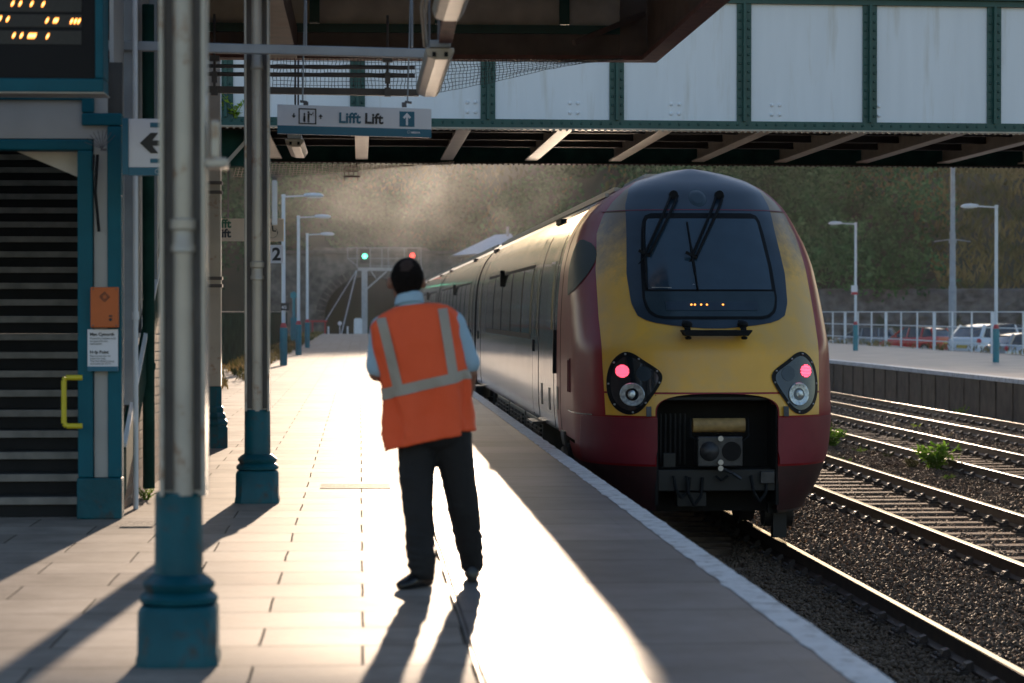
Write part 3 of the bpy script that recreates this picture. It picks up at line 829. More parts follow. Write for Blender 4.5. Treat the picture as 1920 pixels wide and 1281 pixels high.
    for sx in (-.95, .95):
        for zz, xx in ((2.735, .88), (2.80, .78)):
            rf.box(TX + (xx - .015) * (1 if sx > 0 else -1) - .02, TX + (xx - .015) * (1 if sx > 0 else -1) + .02, y0 + 2.6, yb - .3, zz, zz + .045)
    rf.build('roof_rail', M['train_roof'], t)
    for i in range(6):
        yy = y0 + 3.2 + i * 3.1
        rp = MB().prism([(TX - .46, 2.88), (TX - .36, 3.028), (TX + .36, 3.028), (TX + .46, 2.88)], 'y', yy, yy + rnd.choice((1.1, 1.8, 2.2)))
        rp.build('roof_pod', M['train_roof'], t)
    for yy in (y0 + 6.4, y0 + 21.1):
        MB().box(TX - 1.06, TX - .98, yy, yy + .8, 2.58, 2.64).build('rain_deflector', M['rubber'], t)
    underbox(y0 + 6.3, y0 + 9.4, t); underbox(y0 + 9.7, y0 + 13.0, t); underbox(y0 + 13.3, y0 + 16.4, t)
    bogie_mesh(y0 + 4.3, t); bogie_mesh(y0 + 18.6, t)
    return t
c1 = carriage(0, 'rear train carriage with the yellow and maroon cab end facing the camera')
carriage(1, 'silver train carriage coupled second behind the yellow cab end')
carriage(2, 'silver train carriage in the middle of the train, third from the yellow cab')
carriage(3, 'distant silver train carriage, fourth from the yellow cab end')
carriage(4, 'farthest train carriage, at the front of the train near the signal gantry')

# nose shell
OPN = .62
def arch(z):
    if z <= .42: return OPN
    return OPN * max(0.0, 1 - ((z - .42) / .21) ** 3) ** (1 / 3)
zs_up = lin(.632, 2.4, 44) + lin(2.43, 2.85, 22) + lin(2.865, 3.02, 12)
zs_lo = lin(-.56, .40, 18) + [.42, .45, .49, .53, .56, .585, .605, .62, .628, .632]
nz = MB().grid(nose_rows(zs_up, None, None, 0, 56))
for sgn in (-1, 1):
    rows = []
    for z in zs_lo:
        a = arch(z); h = hwid(z); r = []
        for k in range(29):
            t_ = k / 28; t_ = 1 - (1 - t_) ** 2.2
            u = a + (h - a) * t_; r.append(W(sgn * u, Sf(u, z), z))
        # lip turned inwards
        r = [(r[0][0], r[0][1] + .28, r[0][2])] + r
        if z < .10: r.append(W(sgn * (h - .01), 2.1, z))
        rows.append(r)
    n_full = [q for q in rows if len(q) == 31]; n_sh = [q for q in rows if len(q) == 30]
    nz.grid(n_full); nz.grid([n_full[-1][:30]] + n_sh)
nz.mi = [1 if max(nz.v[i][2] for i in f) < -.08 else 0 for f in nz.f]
M['valance'] = mat('dark_lower_maroon', (0.035, 0.008, 0.009), .5, var=.3, scale=5)  # darker maroon for the nose faces below the bumpers
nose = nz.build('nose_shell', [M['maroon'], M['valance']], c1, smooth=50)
# bumper recess
rc = MB()
rc.box(TX - .75, TX + .75, TY + .62, TY + .66, -.6, .75)
rc.box(TX - .63, TX - .60, TY + .10, TY + .64, -.5, .62); rc.box(TX + .60, TX + .63, TY + .10, TY + .64, -.5, .62)
rc.box(TX - .62, TX + .62, TY + .12, TY + .64, .60, .66)
rc.build('coupler_recess', M['void'], c1)
bt = MB()
bt.box(TX - .60, TX + .60, TY + .12, TY + .2, -.36, -.14)
bt.box(TX - .60, TX + .60, TY + .22, TY + .6, -.20, -.14)
bt.box(TX - .55, TX - .42, TY + .1, TY + .16, -.12, .03)
bt.prism([(TX - .62, .60), (TX - .55, .56), (TX + .55, .56), (TX + .62, .60)], 'y', TY + .10, TY + .3)
for i in range(6): bt.box(TX - .56 + i * .05, TX - .54 + i * .05, TY + .3, TY + .33, -.1, .42)
bt.build('headstock_beam', M['under'], c1, bevel=.01)
# yellow face
yz = lin(.425, .62, 14)
ylim = tab([(.40, 1.10), (.9, 1.12), (1.4, 1.13), (1.9, 1.12), (2.3, 1.07), (2.5, .99), (2.65, .88), (2.8, .72)])
def ywid(z): return min(ylim(z), hwid(z) - .05)
for sgn in (-1, 1):
    ua = (lambda z: -ywid(z)) if sgn < 0 else (lambda z: arch(z) + .012)
    ub = (lambda z: -arch(z) - .012) if sgn < 0 else (lambda z: ywid(z))
    panel('yellow_panel', M['train_yellow'], c1, lin(.405, .625, 14), ua, ub, .006, 18, .012)
panel('yellow_front', M['train_yellow'], c1, lin(.645, 2.82, 64), lambda z: -ywid(z), ywid, .006, 48, .012)
# windscreen surround, navy, running up into the roof cap
sw = tab([(1.29, .10), (1.305, .30), (1.33, .52), (1.36, .66), (1.42, .76), (1.55, .81), (1.85, .83), (2.3, .79), (2.6, .77), (2.74, .72), (2.8, .70), (2.88, .60), (2.965, .375), (3.005, .20), (3.02, .05)])
sur = panel('windscreen_surround', M['navy'], c1, [1.288, 1.30, 1.32, 1.345, 1.375] + lin(1.42, 2.82, 36) + lin(2.84, 3.02, 12), lambda z: -sw(z), sw, .016, 40, .03)
fw = tab([(1.385, .50), (1.40, .58), (1.44, .645), (1.50, .675), (1.6, .695), (1.93, .685), (2.3, .645), (2.43, .62), (2.48, .59), (2.505, .53)])
panel('rubber_frame', M['rubber'], sur, [1.385, 1.40, 1.42, 1.45, 1.5] + lin(1.56, 2.42, 18) + [2.45, 2.48, 2.505], lambda z: -fw(z), fw, .024, 30, .02)
fw2 = tab([(1.41, .48), (1.425, .56), (1.46, .62), (1.52, .65), (1.6, .668), (1.93, .66), (2.3, .625), (2.42, .60), (2.46, .565), (2.48, .51)])
panel('lower_glass', M['dest'], sur, [1.412, 1.425, 1.44, 1.47, 1.52, 1.6, 1.67], lambda z: -fw2(z), fw2, .030, 26, .012)
gw = tab([(1.69, .645), (1.93, .642), (2.3, .60), (2.42, .585), (2.445, .56)])
scr = panel('windscreen', M['screen'], sur, [1.69, 1.72] + lin(1.8, 2.4, 14) + [2.43, 2.445], lambda z: -gw(z), gw, .034, 30, .014)
dsp = panel('destination_display', M['navy'], sur, [1.475, 1.52, 1.565], lambda z: -.47, lambda z: .47, .037, 12, .012)
dm = MB()
for u in (-.187, -.150, -.086, -.026, .140):
    dm.ball(W(u - .03, Sf(u, 1.535) - .042, 1.532), (.011, .006, .011), 8, 6)
dm.build('display_dot', M['tail_red'] if False else M['led'], dsp)
# pieces behind the glass: dashboard edge seen as pale line
dl = MB()
for a_, b_ in ((-.60, -.40),):
    dl.bar(W(a_, Sf(a_, 1.71) - .038, 1.712), W(b_, Sf(b_, 1.71) - .038, 1.708), .004, .008)
dl.add([W(-.22, Sf(-.2, 1.71) - .036, 1.70), W(-.10, Sf(-.1, 1.71) - .036, 1.70), W(-.17, Sf(-.17, 1.75) - .036, 1.75)], [(0, 1, 2)])
dl.build('dashboard_card', M['grey_steel'], scr)
panel('maroon_line', M['maroon_matte'], c1, [2.538, 2.546], lambda z: -1.0, lambda z: 1.0, .020, 40, .01)  # thin maroon strip across the nose above the windscreen
# round horn cover
hc = MB()
rows = []
for rr in (0, .05, .078, .088, .1):
    rows.append([W(-.012 + rr * math.cos(a), Sf(rr * math.cos(a), 2.675 + rr * math.sin(a)) - (.03 if rr < .08 else .018), 2.675 + rr * math.sin(a)) for a in np.linspace(0, 2 * PI, 33)])
hc.grid(rows); hc.build('round_cover', M['dest'], sur, smooth=50)
def wiper(x0, z0, x1, z1, xb, zb0, zb1):
    w = MB()
    for dx in (0, .075):
        a = W(x0 + dx, Sf(x0 + dx, z0) - .07, z0); b = W(x1 + dx * .7 + .01, Sf(x1, z1) - .075, z1 - .02 + dx * .2)
        prev = a
        for q_ in range(1, 9):
            f_ = q_ / 8; u_ = x0 + dx + (x1 + dx * .7 + .01 - x0 - dx) * f_; z_ = z0 + (z1 - .02 + dx * .2 - z0) * f_
            nx_ = W(u_, Sf(u_, z_) - .075, z_); w.bar(prev, nx_, .022, .02); prev = nx_
    w.cyl(W(x0 + .03, Sf(x0, z0) - .10, z0 + .01), W(x0 + .03, Sf(x0, z0) - .01, z0 + .01), .045, 12)
    w.bar(W(x1 - .05, Sf(x1, z1) - .08, z1 + .03), W(x1 + .07, Sf(x1, z1) - .08, z1 - .03), .03, .03)
    w.bar(W(x1 - .05, Sf(x1, z1) - .08, z1 - .12), W(x1 + .05, Sf(x1, z1) - .08, z1), .02, .02)
    o = w.build('wiper_arm', M['rubber'], sur)
    bl = MB(); pts_ = []
    for k in range(9):
        z = zb0 + (zb1 - zb0) * k / 8; u = xb + .035 * (k / 8) * (1 if xb > -.4 else -.6)
        pts_.append(W(u, Sf(u, z) - .052, z))
    for k in range(8): bl.bar(pts_[k], pts_[k + 1], .022 if 2 < k < 6 else .014, .03)
    bl.build('wiper_blade', M['rubber'], o)
wiper(-.30, 2.70, -.655, 2.07, -.625, 2.40, 1.70)
wiper(.19, 2.70, -.175, 2.05, -.17, 2.40, 1.69)
# step bar
sb = MB()
sb.prism([(TX - .37, 1.262), (TX - .34, 1.215), (TX + .30, 1.215), (TX + .34, 1.262), (TX + .34, 1.275), (TX - .37, 1.275)], 'y', TY - .03, TY + .16)
for u in (-.30, .27):
    sb.ball(W(u, .16, 1.33), (.06, .06, .04)); sb.bar(W(u, .10, 1.28), W(u, .30, 1.36), .06, .03)
    sb.ball(W(u, .06, 1.195), (.035, .05, .02))
sb.build('step_bar', M['rubber'], c1, smooth=40, bevel=.006)
# headlight units
LP = [(.895, 1.055), (.955, 1.04), (1.03, .97), (1.075, .87), (1.095, .74), (1.085, .60), (1.03, .48), (.93, .415), (.84, .415), (.765, .46), (.69, .56), (.60, .69), (.555, .775), (.565, .845), (.64, .905), (.75, .975), (.83, 1.035)]
def smooth_poly(P, it=2):
    for _ in range(it):
        Q = []
        for i in range(len(P)):
            a, b = P[i], P[(i + 1) % len(P)]
            Q += [(.75 * a[0] + .25 * b[0], .75 * a[1] + .25 * b[1]), (.25 * a[0] + .75 * b[0], .25 * a[1] + .75 * b[1])]
        P = Q
    return P
def poly_panel(poly, sgn, off, depth, cx, cz, rings=6, shrink=1.0):
    mb = MB(); rows = []
    for k in range(rings + 1):
        f = k / rings * shrink
        rows.append([W(sgn * (cx + (p[0] - cx) * f), Sf(cx + (p[0] - cx) * f, cz + (p[1] - cz) * f) - off, cz + (p[1] - cz) * f) for p in poly + [poly[0]]])
    mb.grid(rows)
    mb.grid([rows[-1], [(p[0], p[1] + depth, p[2]) for p in rows[-1]]])
    return mb
LPs = smooth_poly(LP)
for sgn in (-1, 1):
    h = poly_panel(LPs, sgn, .022, .04, .84, .735).build('headlight', M['black'], c1, smooth=50)
    poly_panel(LPs, sgn, .027, .006, .84, .735, shrink=.86).build('lamp_cover', M['lamp_glass'], h, smooth=50)
    bo = MB()
    for k in range(9):
        p_ = LPs[int(k * len(LPs) / 9)]; u = .84 + (p_[0] - .84) * .93; z = .735 + (p_[1] - .735) * .93
        bo.ball(W(sgn * u, Sf(u, z) - .026, z), (.012, .012, .012), 8, 5)
    bo.build('bolt', M['bolt'], h, smooth=True)
    # tail light: cluster of LEDs
    tl = MB(); cu, cz_ = .945, .855
    for q in range(-4, 5):
        for r_ in range(-4, 5):
            du = q * .0165 + (r_ % 2) * .008; dz = r_ * .0145
            if du * du + dz * dz < .062 ** 2:
                tl.ball(W(sgn * (cu + du), Sf(cu + du, cz_ + dz) - .034, cz_ + dz), (.0068, .008, .0068), 6, 4)
    tl.build('tail_light', M['tail_red'], h)
    tb = MB(); rr_ = []
    for rad in (0, .04, .068): rr_.append([W(sgn * (cu + rad * math.cos(a)), Sf(cu + rad * math.cos(a), cz_ + rad * math.sin(a)) - .0295, cz_ + rad * math.sin(a)) for a in np.linspace(0, 2 * PI, 25)])
    tb.grid(rr_); tb.build('tail_light_base', mat('tail_base', (.25, .01, .02), .5, emit=(1, .02, .06), estr=.10) if sgn < 0 else bpy.data.materials['tail_base'], h)
    # main lamp: dished reflector under a lens
    hl = MB(); cu, cz_ = .855, .62; rr_ = []
    for rad, dp in ((.004, .010), (.03, .012), (.06, .010), (.09, .002), (.112, -.006), (.118, .0)):
        rr_.append([W(sgn * (cu + rad * math.cos(a)), Sf(cu + rad * math.cos(a), cz_ + rad * math.sin(a)) - .036 + dp, cz_ + rad * math.sin(a)) for a in np.linspace(0, 2 * PI, 29)])
    hl.grid(rr_); hl.ball(W(sgn * cu, Sf(cu, cz_) - .030, cz_), (.045, .02, .045), 14, 8); hl.build('main_lamp', M['lens'], h, smooth=True)
    bm_ = MB(); cu2, cz2 = .74, .83
    rr_ = [[W(sgn * (cu2 + rad * math.cos(a)), Sf(cu2 + rad * math.cos(a), cz2 + rad * math.sin(a)) - .031, cz2 + rad * math.sin(a)) for a in np.linspace(0, 2 * PI, 25)] for rad in (0, .04, .075)]
    bm_.grid(rr_); bm_.build('marker_lamp', M['navy'], h)
    # bumper block
    b0, b1 = .615, 1.315
    rows = []
    for z in lin(-.085, .385, 8):
        rows.append([W(sgn * u, Sf(u, z) - .035, z) for u in lin(b0 + .02 * (0 if z > 0 else 1), min(b1, hwid(z) - .02), 20)])
    bb = MB().grid(rows)
    edge = rows[0] + [r[-1] for r in rows[1:]] + rows[-1][::-1][1:] + [r[0] for r in rows[::-1][1:-1]]
    bb.grid([edge + [edge[0]], [(p[0], p[1] + .06, p[2]) for p in edge + [edge[0]]]])
    bb.build('bumper', M['maroon_matte'], c1, smooth=50)
    # lower fairing
    lf = MB(); rows = []
    for z, k in ((-.10, 0), (-.25, .01), (-.42, .03), (-.50, .06), (-.60, .14), (-.62, .3)):
        rows.append([W(sgn * u * (1 - k * .15), Sf(u, max(z, -.5)) + .01 + k, z) for u in lin(.66, min(1.30, hwid(z) - .02), 16)])
    lf.grid(rows); lf.build('lower_fairing', M['rubber'] if False else M['navy'], c1, smooth=50)
    gp = MB(); gp.bar(W(sgn * .70, Sf(.7, .45) - .03, .50), W(sgn * .70, Sf(.7, .40) - .045, .40), .05, .03)
    gp.build('panel_clip', M['tan_steel'] if False else M['coupler'], c1)
# seam line above bumpers
sl = MB()
for sgn in (-1,):
    pr = [(W(sgn * side_u(s_, .40), s_, .40)) for s_ in np.linspace(.62, 1.75, 10)]
    for k in range(9): sl.bar((pr[k][0] - .004, pr[k][1], pr[k][2]), (pr[k + 1][0] - .004, pr[k + 1][1], pr[k + 1][2]), .012, .014)
sl.build('panel_lip', M['train_body'], c1)
# cab side window (D shaped)
cs = MB(); rows = []
for k in range(15):
    z = 1.64 + .60 * k / 14; f = math.sqrt(max(0, 1 - ((z - 1.94) / .302) ** 2))
    rows.append([(TX - side_u(s_, z) - .008, TY + s_, z) for s_ in lin(1.95 - .60 * f * (1.0), 2.02 + .14 * f, 10)])
cs.grid(rows); cs.build('cab_side_window', M['cab_glass'], c1, smooth=True)
fl = MB()
fl.bar((TX - side_u(1.55, .75) - .006, TY + 1.55, .60), (TX - side_u(1.55, .95) - .006, TY + 1.55, .95), .02, .02)
fl.bar((TX - side_u(1.75, .75) - .006, TY + 1.75, .60), (TX - side_u(1.75, .95) - .006, TY + 1.75, .95), .02, .02)
fl.bar((TX - side_u(1.55, .95) - .006, TY + 1.53, .95), (TX - side_u(1.75, .95) - .006, TY + 1.77, .95), .02, .02)
fl.build('side_flap', M['maroon_matte'], c1)
# coupler
cp = MB()
cp.box(TX - .21, TX + .25, TY + .02, TY + .3, -.105, .20)
cp.build('coupler', M['coupler'], c1, bevel=.012)
k_ = [c for c in bpy.data.objects if c.name.startswith('coupler') and c.parent == c1][-1]
q = MB(); rr_ = []
for rad, dp in ((.0, -.05), (.05, -.045), (.09, -.01), (.10, 0.0)):
    rr_.append([(TX - .09 + rad * math.cos(a), TY + .018 + dp, .05 + rad * math.sin(a)) for a in np.linspace(0, 2 * PI, 25)])
q.grid(rr_); q.build('coupler_cone', M['coupler'], k_, smooth=True)
q = MB(); q.cyl((TX + .135, TY + .010, .05), (TX + .135, TY + .03, .05), .098, 24); q.build('coupler_socket', M['void'], k_, smooth=True)
q = MB()
for x, z in ((.02, .18), (.02, -.06), (.02, -.12)): q.cyl((TX + x, TY - .02, z), (TX + x, TY + .03, z), .028, 12)
q.build('coupler_pin', M['bolt'], k_, smooth=True)
q = MB().tube([(TX + .05, TY, -.13), (TX + .14, TY - .05, -.17), (TX + .22, TY - .06, -.225)], .018, 8); q.build('release_handle', M['coupler'], k_, smooth=True)
q = MB().cyl((TX - .25, TY + .10, .31), (TX + .28, TY + .10, .31), .072, 20); q.build('coupler_cover_roll', M['tan_roll'], c1, smooth=40)
q = MB(); q.tube([(TX - .28, TY + .06, .38), (TX - .28, TY + .02, .20), (TX - .20, TY, .16)], .008, 6); q.tube([(TX + .31, TY + .06, .38), (TX + .31, TY + .02, .20), (TX + .25, TY, .16)], .008, 6)
q.build('cover_bracket', M['rubber'], c1)
for hx0, hz0, ln in ((-.45, -.2, .22), (-.32, -.2, .30), (.34, -.2, .26)):
    MB().tube([(TX + hx0, TY + .06, hz0), (TX + hx0 + .02, TY + .02, hz0 - ln * .6), (TX + hx0 + .08, TY + .04, hz0 - ln), (TX + hx0 + .15, TY + .06, hz0 - ln * .7), (TX + hx0 + .17, TY + .1, hz0 - .02)], .017, 7).build('hose', M['rubber'], c1, smooth=40)
MB().box(TX - .40, TX - .10, TY + .16, TY + .4, -.52, -.37).build('equipment_box', M['under'], c1, bevel=.01)
q = MB().tube([(TX - .02, TY + .05, -.2), (TX + .04, TY + .02, -.25), (TX + .1, TY + .05, -.2)], .012, 6); q.build('hose', M['rubber'], c1)
MB().box(TX + .44, TX + .58, TY + .06, TY + .10, -.28, -.16).build('data_plate', M['coupler'], c1, bevel=.005)
q = MB()
q.box(TX + .60, TX + .86, TY + .55, TY + .9, -.62, -.25); q.cyl((TX + .58, TY + .8, -.62), (TX + .88, TY + .8, -.62), .16, 20); q.box(TX + .66, TX + .80, TY + .6, TY + .75, -.88, -.6)
MB().box(TX - .86, TX - .60, TY + .55, TY + .9, -.70, -.25).build('rail_guard', M['under'], c1)
q.build('rail_guard', M['under'], c1, smooth=40)

# ------------------------------------------------------------------ cast iron columns
def column(x, y, label, top=3.98):
    t = thing('platform_column', label, 'column', (x, y, 0), 'painted cast columns along the platform')
    b = MB()
    def sq(r, z, c=.30):
        k = r * (1 - c)
        return [(x + px, y + py, z) for px, py in ((-k, -r), (k, -r), (r, -k), (r, k), (k, r), (-k, r), (-r, k), (-r, -k))]
    b.loft([sq(.168, 0), sq(.168, .03), sq(.162, .05), sq(.160, .225), sq(.150, .245)])
    b.lathe([(.13, .24), (.160, .255), (.163, .275), (.148, .292), (.135, .30), (.148, .318), (.150, .335), (.128, .355), (.105, .372)], (x, y, 0), 28)
    b.build('base', M['teal'], t, smooth=40)
    # shaft: H section with a round pipe standing in the channel
    xo = .024 if y < 12 else .002
    def shaft(z0, z1, name, mm):
        s_ = MB()
        s_.box(x + xo - .093, x + xo - .078, y - .10, y + .10, z0, z1); s_.box(x + xo + .078, x + xo + .093, y - .10, y + .10, z0, z1)
        s_.box(x + xo - .078, x + xo + .078, y - .045, y + .10, z0, z1)
        for ex_ in (-.0855, .0855):
            for ey_ in (-.1, .1): s_.cyl((x + xo + ex_, y + ey_, z0), (x + xo + ex_, y + ey_, z1), .0098, 12)
        return s_.build(name, mm, t, smooth=40)
    MB().lathe([(.104, .36), (.100, .38), (.098, .69), (.094, .71), (.05, .712)], (x, y, 0), 28).build('lower_shaft', M['teal'], t, smooth=40)
    sh = shaft(.70, top, 'shaft', M['white_post'])
    bk = MB().box(x + xo - .0775, x + xo + .0775, y - .0475, y - .0451, .72, top); bk.build('channel_back', M['white_post_dim'], sh)  # dark sheet over the web, painted as the shade inside the channel
    p_ = MB().cyl((x + xo, y - .055, .70), (x + xo, y - .055, top), .042, 20)
    p_.lathe([(.042, 1.70), (.052, 1.705), (.052, 1.73), (.045, 1.74), (.045, 1.79), (.056, 1.80), (.056, 1.835), (.042, 1.845)], (x + xo, y - .055, 0), 20)
    p_.lathe([(.042, 3.30), (.05, 3.31), (.05, 3.33), (.045, 3.34), (.042, 3.40)], (x + xo, y - .055, 0), 20)
    p_.build('rainwater_pipe', M['white_post'], t, smooth=40)
    return t
column(-.752, 10.1, 'nearest white and teal column, large in the left foreground')
column(-.785, 18.6, 'second white and teal column, standing just left of the walking man')
def column3(x, y):
    t = thing('platform_column', 'cream and teal column partly hidden behind the nearest column', 'column', (x, y, 0), 'painted cast columns along the platform')
    b = MB(); b.lathe([(.168, 0), (.168, .22), (.158, .235), (.17, .26), (.165, .285), (.14, .31), (.15, .335), (.14, .36), (.12, .38), (.12, .43), (.10, .45), (.098, .66)], (x, y, 0), 8, rot=PI / 8)
    b.build('base', M['teal'], t, smooth=30)
    MB().box(x - .09, x + .09, y - .09, y + .09, .66, 4.4).build('shaft', M['white_post'], t, bevel=.01)
    q = MB()
    for z in (1.72, 1.80, 2.72, 2.82): q.box(x - .105, x + .105, y - .105, y + .105, z, z + .035)
    q.build('collar', M['white_post_dim'], t)
column3(-1.575, 26.1)
t = tag(MB().box(-.611, -.578, 9.98, 10.12, 2.088, 2.245).box(-.634, -.542, 9.97, 10.13, 2.048, 2.09).build('column_bracket', M['white_post'], bevel=.012), 'rusty cream bracket on the right side of the nearest column', 'bracket')
tag(MB().box(-.67, -.63, 18.50, 18.60, 2.12, 2.46).build('speaker_panel', M['panel'], bevel=.01), 'small flat cream speaker box on the second column', 'speaker')

# bird spikes on the second column and on the enclosure
def spikes(x, y, z, label, d=1):
    b = MB(); b.box(x - .01, x + .03, y - .02, y + .02, z - .015, z)
    for i in range(9):
        a = R(20 + i * 14); b.cyl((x, y, z), (x + d * .13 * math.cos(a), y + .02 * (i % 3), z + .13 * math.sin(a)), .0022, 5)
    return tag(b.build('bird_spikes', M['dark_steel']), label, 'bird spikes')
spikes(-.66, 18.55, 2.47, 'fan of thin bird spikes above the speaker box on the second column')
spikes(-1.80, 17.08, 2.60, 'fan of thin bird spikes on the enclosure above the help point', -1)

# ------------------------------------------------------------------ canopy end frame over the platform
cn = thing('platform_canopy', 'brown steel canopy frame overhead, ending above the man', 'canopy', (0, 12, 3.98))
XR = 2.97; YC = 24.3
b = MB(); b.box(-5.2, XR - .14, YC - .02, YC + .02, 4.03, 4.26); b.build('end_beam', M['brown_steel'], cn)
b = MB(); b.box(-5.2, XR - .14, YC - .12, YC + .12, 3.985, 4.03); b.build('end_flange', M['red_flange'], cn)
b = MB(); b.box(XR - .08, XR - .05, -6, YC + .12, 4.03, 4.75); b.build('side_beam', M['brown_steel'], cn)
b = MB(); b.box(XR - .14, XR + .03, -6, YC + .12, 3.985, 4.03); b.build('side_flange', M['red_flange'], cn)
b = MB(); b.box(-5.2, XR - .36, YC - .08, YC - .03, 4.25, 4.335); b.build('green_rail', M['green'], cn)
for i in range(6):
    xx = 2.05 - i * 1.25
    MB().box(xx - .05, xx + .05, YC - .09, YC - .03, 4.34, 4.66).build('green_stiffener', M['green'], cn)
b = MB(); b.box(-5.2, XR - .36, YC - .02, YC + .0, 4.34, 4.75); b.build('end_panel', M['soffit'], cn)
MB().box(XR - .358, XR - .085, YC - .06, YC + .01, 4.03, 4.75).build('corner_plate', M['brown_steel'], cn)
b = MB(); b.box(-5.2, XR - .14, 19.5, YC + .1, 4.75, 4.82); b.build('roof_deck', M['brown_steel'], cn)  # deck shaped short, left open nearer so sky light reaches the end panel
for yy in (3, 6.5, 10.1, 14.3, 18.6, 21.6):
    b = MB(); b.box(-5.2, XR - .14, yy - .02, yy + .02, 4.55, 4.75); b.box(-5.2, XR - .14, yy - .07, yy + .07, 4.52, 4.55); b.build('cross_beam', M['brown_steel'], cn)
b = MB(); b.box(-.90, -.62, -6, YC - .12, 3.98, 4.28)
b.build('column_beam', M['brown_steel'], cn)
b = MB().bar((2.1, YC - .6, 4.1), (2.85, YC - .1, 4.45), .05, .05); b.build('brace', M['brown_steel'], cn)

# netting below the frame
b = MB()
def netpt(i, j):  # i along x (0..1), j down (0..1)
    x = -.86 + 3.48 * i
    sag = .36 * (1 - smooth((i - .36) / .66)) if i > .36 else .36
    return (x + .02 * noise.noise(Vector((i * 30, j * 4, 0))), YC - .14 - .12 * math.sin(j * PI), 3.985 - max(sag, .0) * j + .01 * noise.noise(Vector((i * 20, j * 5, 4))))
nx_, nj_ = 96, 9
P_ = [[netpt(i / nx_, j / nj_) for i in range(nx_ + 1)] for j in range(nj_ + 1)]
for j in range(nj_ + 1):
    for i in range(nx_): b.bar(P_[j][i], P_[j][i + 1], .0045, .0045)
for i in range(nx_ + 1):
    for j in range(nj_): b.bar(P_[j][i], P_[j + 1][i], .0045, .0045)
tag(b.build('bird_netting', M['net'], fixn=False), 'sagging black bird netting hung under the edge of the canopy frame', 'netting')
# netting under the far side of the footbridge
b = MB()
P_ = [[(-2.0 + 3.5 * i / 60, 39.6 - 1.0 * j / 5, 3.86 - (.26 * j / 5) * (1 - (i / 60) ** 1.5) + .012 * noise.noise(Vector((i * .7, j, 0)))) for i in range(61)] for j in range(6)]
for j in range(6):
    for i in range(60): b.bar(P_[j][i], P_[j][i + 1], .006, .006)
for i in range(61):
    for j in range(5): b.bar(P_[j][i], P_[j + 1][i], .006, .006)
tag(b.build('bird_netting', M['tan_steel'], fixn=False), 'pale bird netting drooping below the far side of the footbridge', 'netting')

# conduits and cable trunking
def px(x, y, Y): return ((x - 675) * Y / 4533, Y, 1.457 + (585 - y) * Y / 4533)
tag(MB().bar(px(195, 90, 18.2), px(815, 102, 18.2), .06, .072).build('cable_trunking', M['grey_steel'], bevel=.008), 'grey metal trunking running across the platform in front of the columns', 'cable trunking')
for (yy, hh, lb) in ((127, .018, 'upper thin dark conduit behind the netting above the lift sign'), (142, .02, 'lower thin dark conduit behind the netting above the lift sign')):
    tag(MB().cyl(px(385, yy, 22.5), px(778, yy + 1, 22.5), hh, 10).build('conduit', M['dark_steel'], smooth=True), lb, 'conduit')
tag(MB().bar(px(385, 171, 22.5), px(785, 175, 22.5), .07, .062).build('support_rail', M['dark_steel']), 'thick dark horizontal rail directly above the lift sign', 'rail')
for xx, lb in ((405, 'dark hanger bracket left of the second column, holding the conduits'), (727, 'dark hanger bracket right of the lift sign rods, holding the conduits')):
    b = MB(); x_, y_, z0_ = px(xx, 178, 22.42); z1_ = px(xx, 108, 22.42)[2]
    b.cyl((x_, y_, z0_), (x_, y_, 4.2), .012, 8); b.box(x_ - .045, x_ + .045, y_ - .03, y_ + .03, z1_ - .05, z1_); b.box(x_ - .025, x_ + .025, y_ - .03, y_ + .03, z0_ + .1, z0_ + .2); b.box(x_ - .03, x_ + .03, y_ - .03, y_ + .03, z0_ - .02, z0_ + .06)
    tag(b.build('hanger', M['dark_steel']), lb, 'hanger')

# luminaires
def luminaire(y0, y1, x, z, label):
    t = thing('platform_light', label, 'light fitting', (x, (y0 + y1) / 2, z), 'strip lights under the canopy')
    MB().prism([(x - .10, z + .06), (x - .085, z), (x - .03, z - .02), (x + .06, z - .02), (x + .095, z + .03), (x + .095, z + .06)], 'y', y0, y1).build('diffuser', M['lum'], t, bevel=.01)
    MB().box(x - .07, x + .07, y0 - .015, y1 + .015, z + .061, z + .11).build('housing', M['grey_steel'], t, bevel=.006)
    for yr in (y0 + .3, y1 - .3): MB().cyl((x, yr, z + .1), (x, yr, 4.53), .01, 8).build('drop_rod', M['dark_steel'], t)
    for xx in (-.04, .04): MB().box(x + xx - .012, x + xx + .012, y0 - .02, y0 + .02, z + .0, z + .03).build('clip', M['rubber'], t)
    return t
luminaire(16.15, 18.95, .535, 3.16, 'cream strip light hanging just right of the lift sign rods')
luminaire(11.6, 14.35, .525, 3.20, 'nearest cream strip light, cut off by the top of the view')
luminaire(24.6, 26.4, -.66, 3.15, 'small far strip light below the left part of the lift sign')
b = MB(); b.tube([(.44, 16.4, 3.26), (.40, 15.6, 3.42), (.42, 15.0, 3.55), (.40, 14.2, 3.62)], .014, 8); b.tube([(.48, 17.2, 3.20), (.43, 16.0, 3.42), (.44, 15.2, 3.5)], .010, 8)
tag(b.build('hanging_cable', M['tan_steel'], smooth=True), 'looping cables beside the strip light near the lift sign', 'cable')
tag(MB().bar((.55, 14.4, 3.30), (.57, 16.1, 3.27), .09, .05).build('light_bracket', M['red_flange']), 'rusty bracket joining the two nearest strip lights', 'bracket')

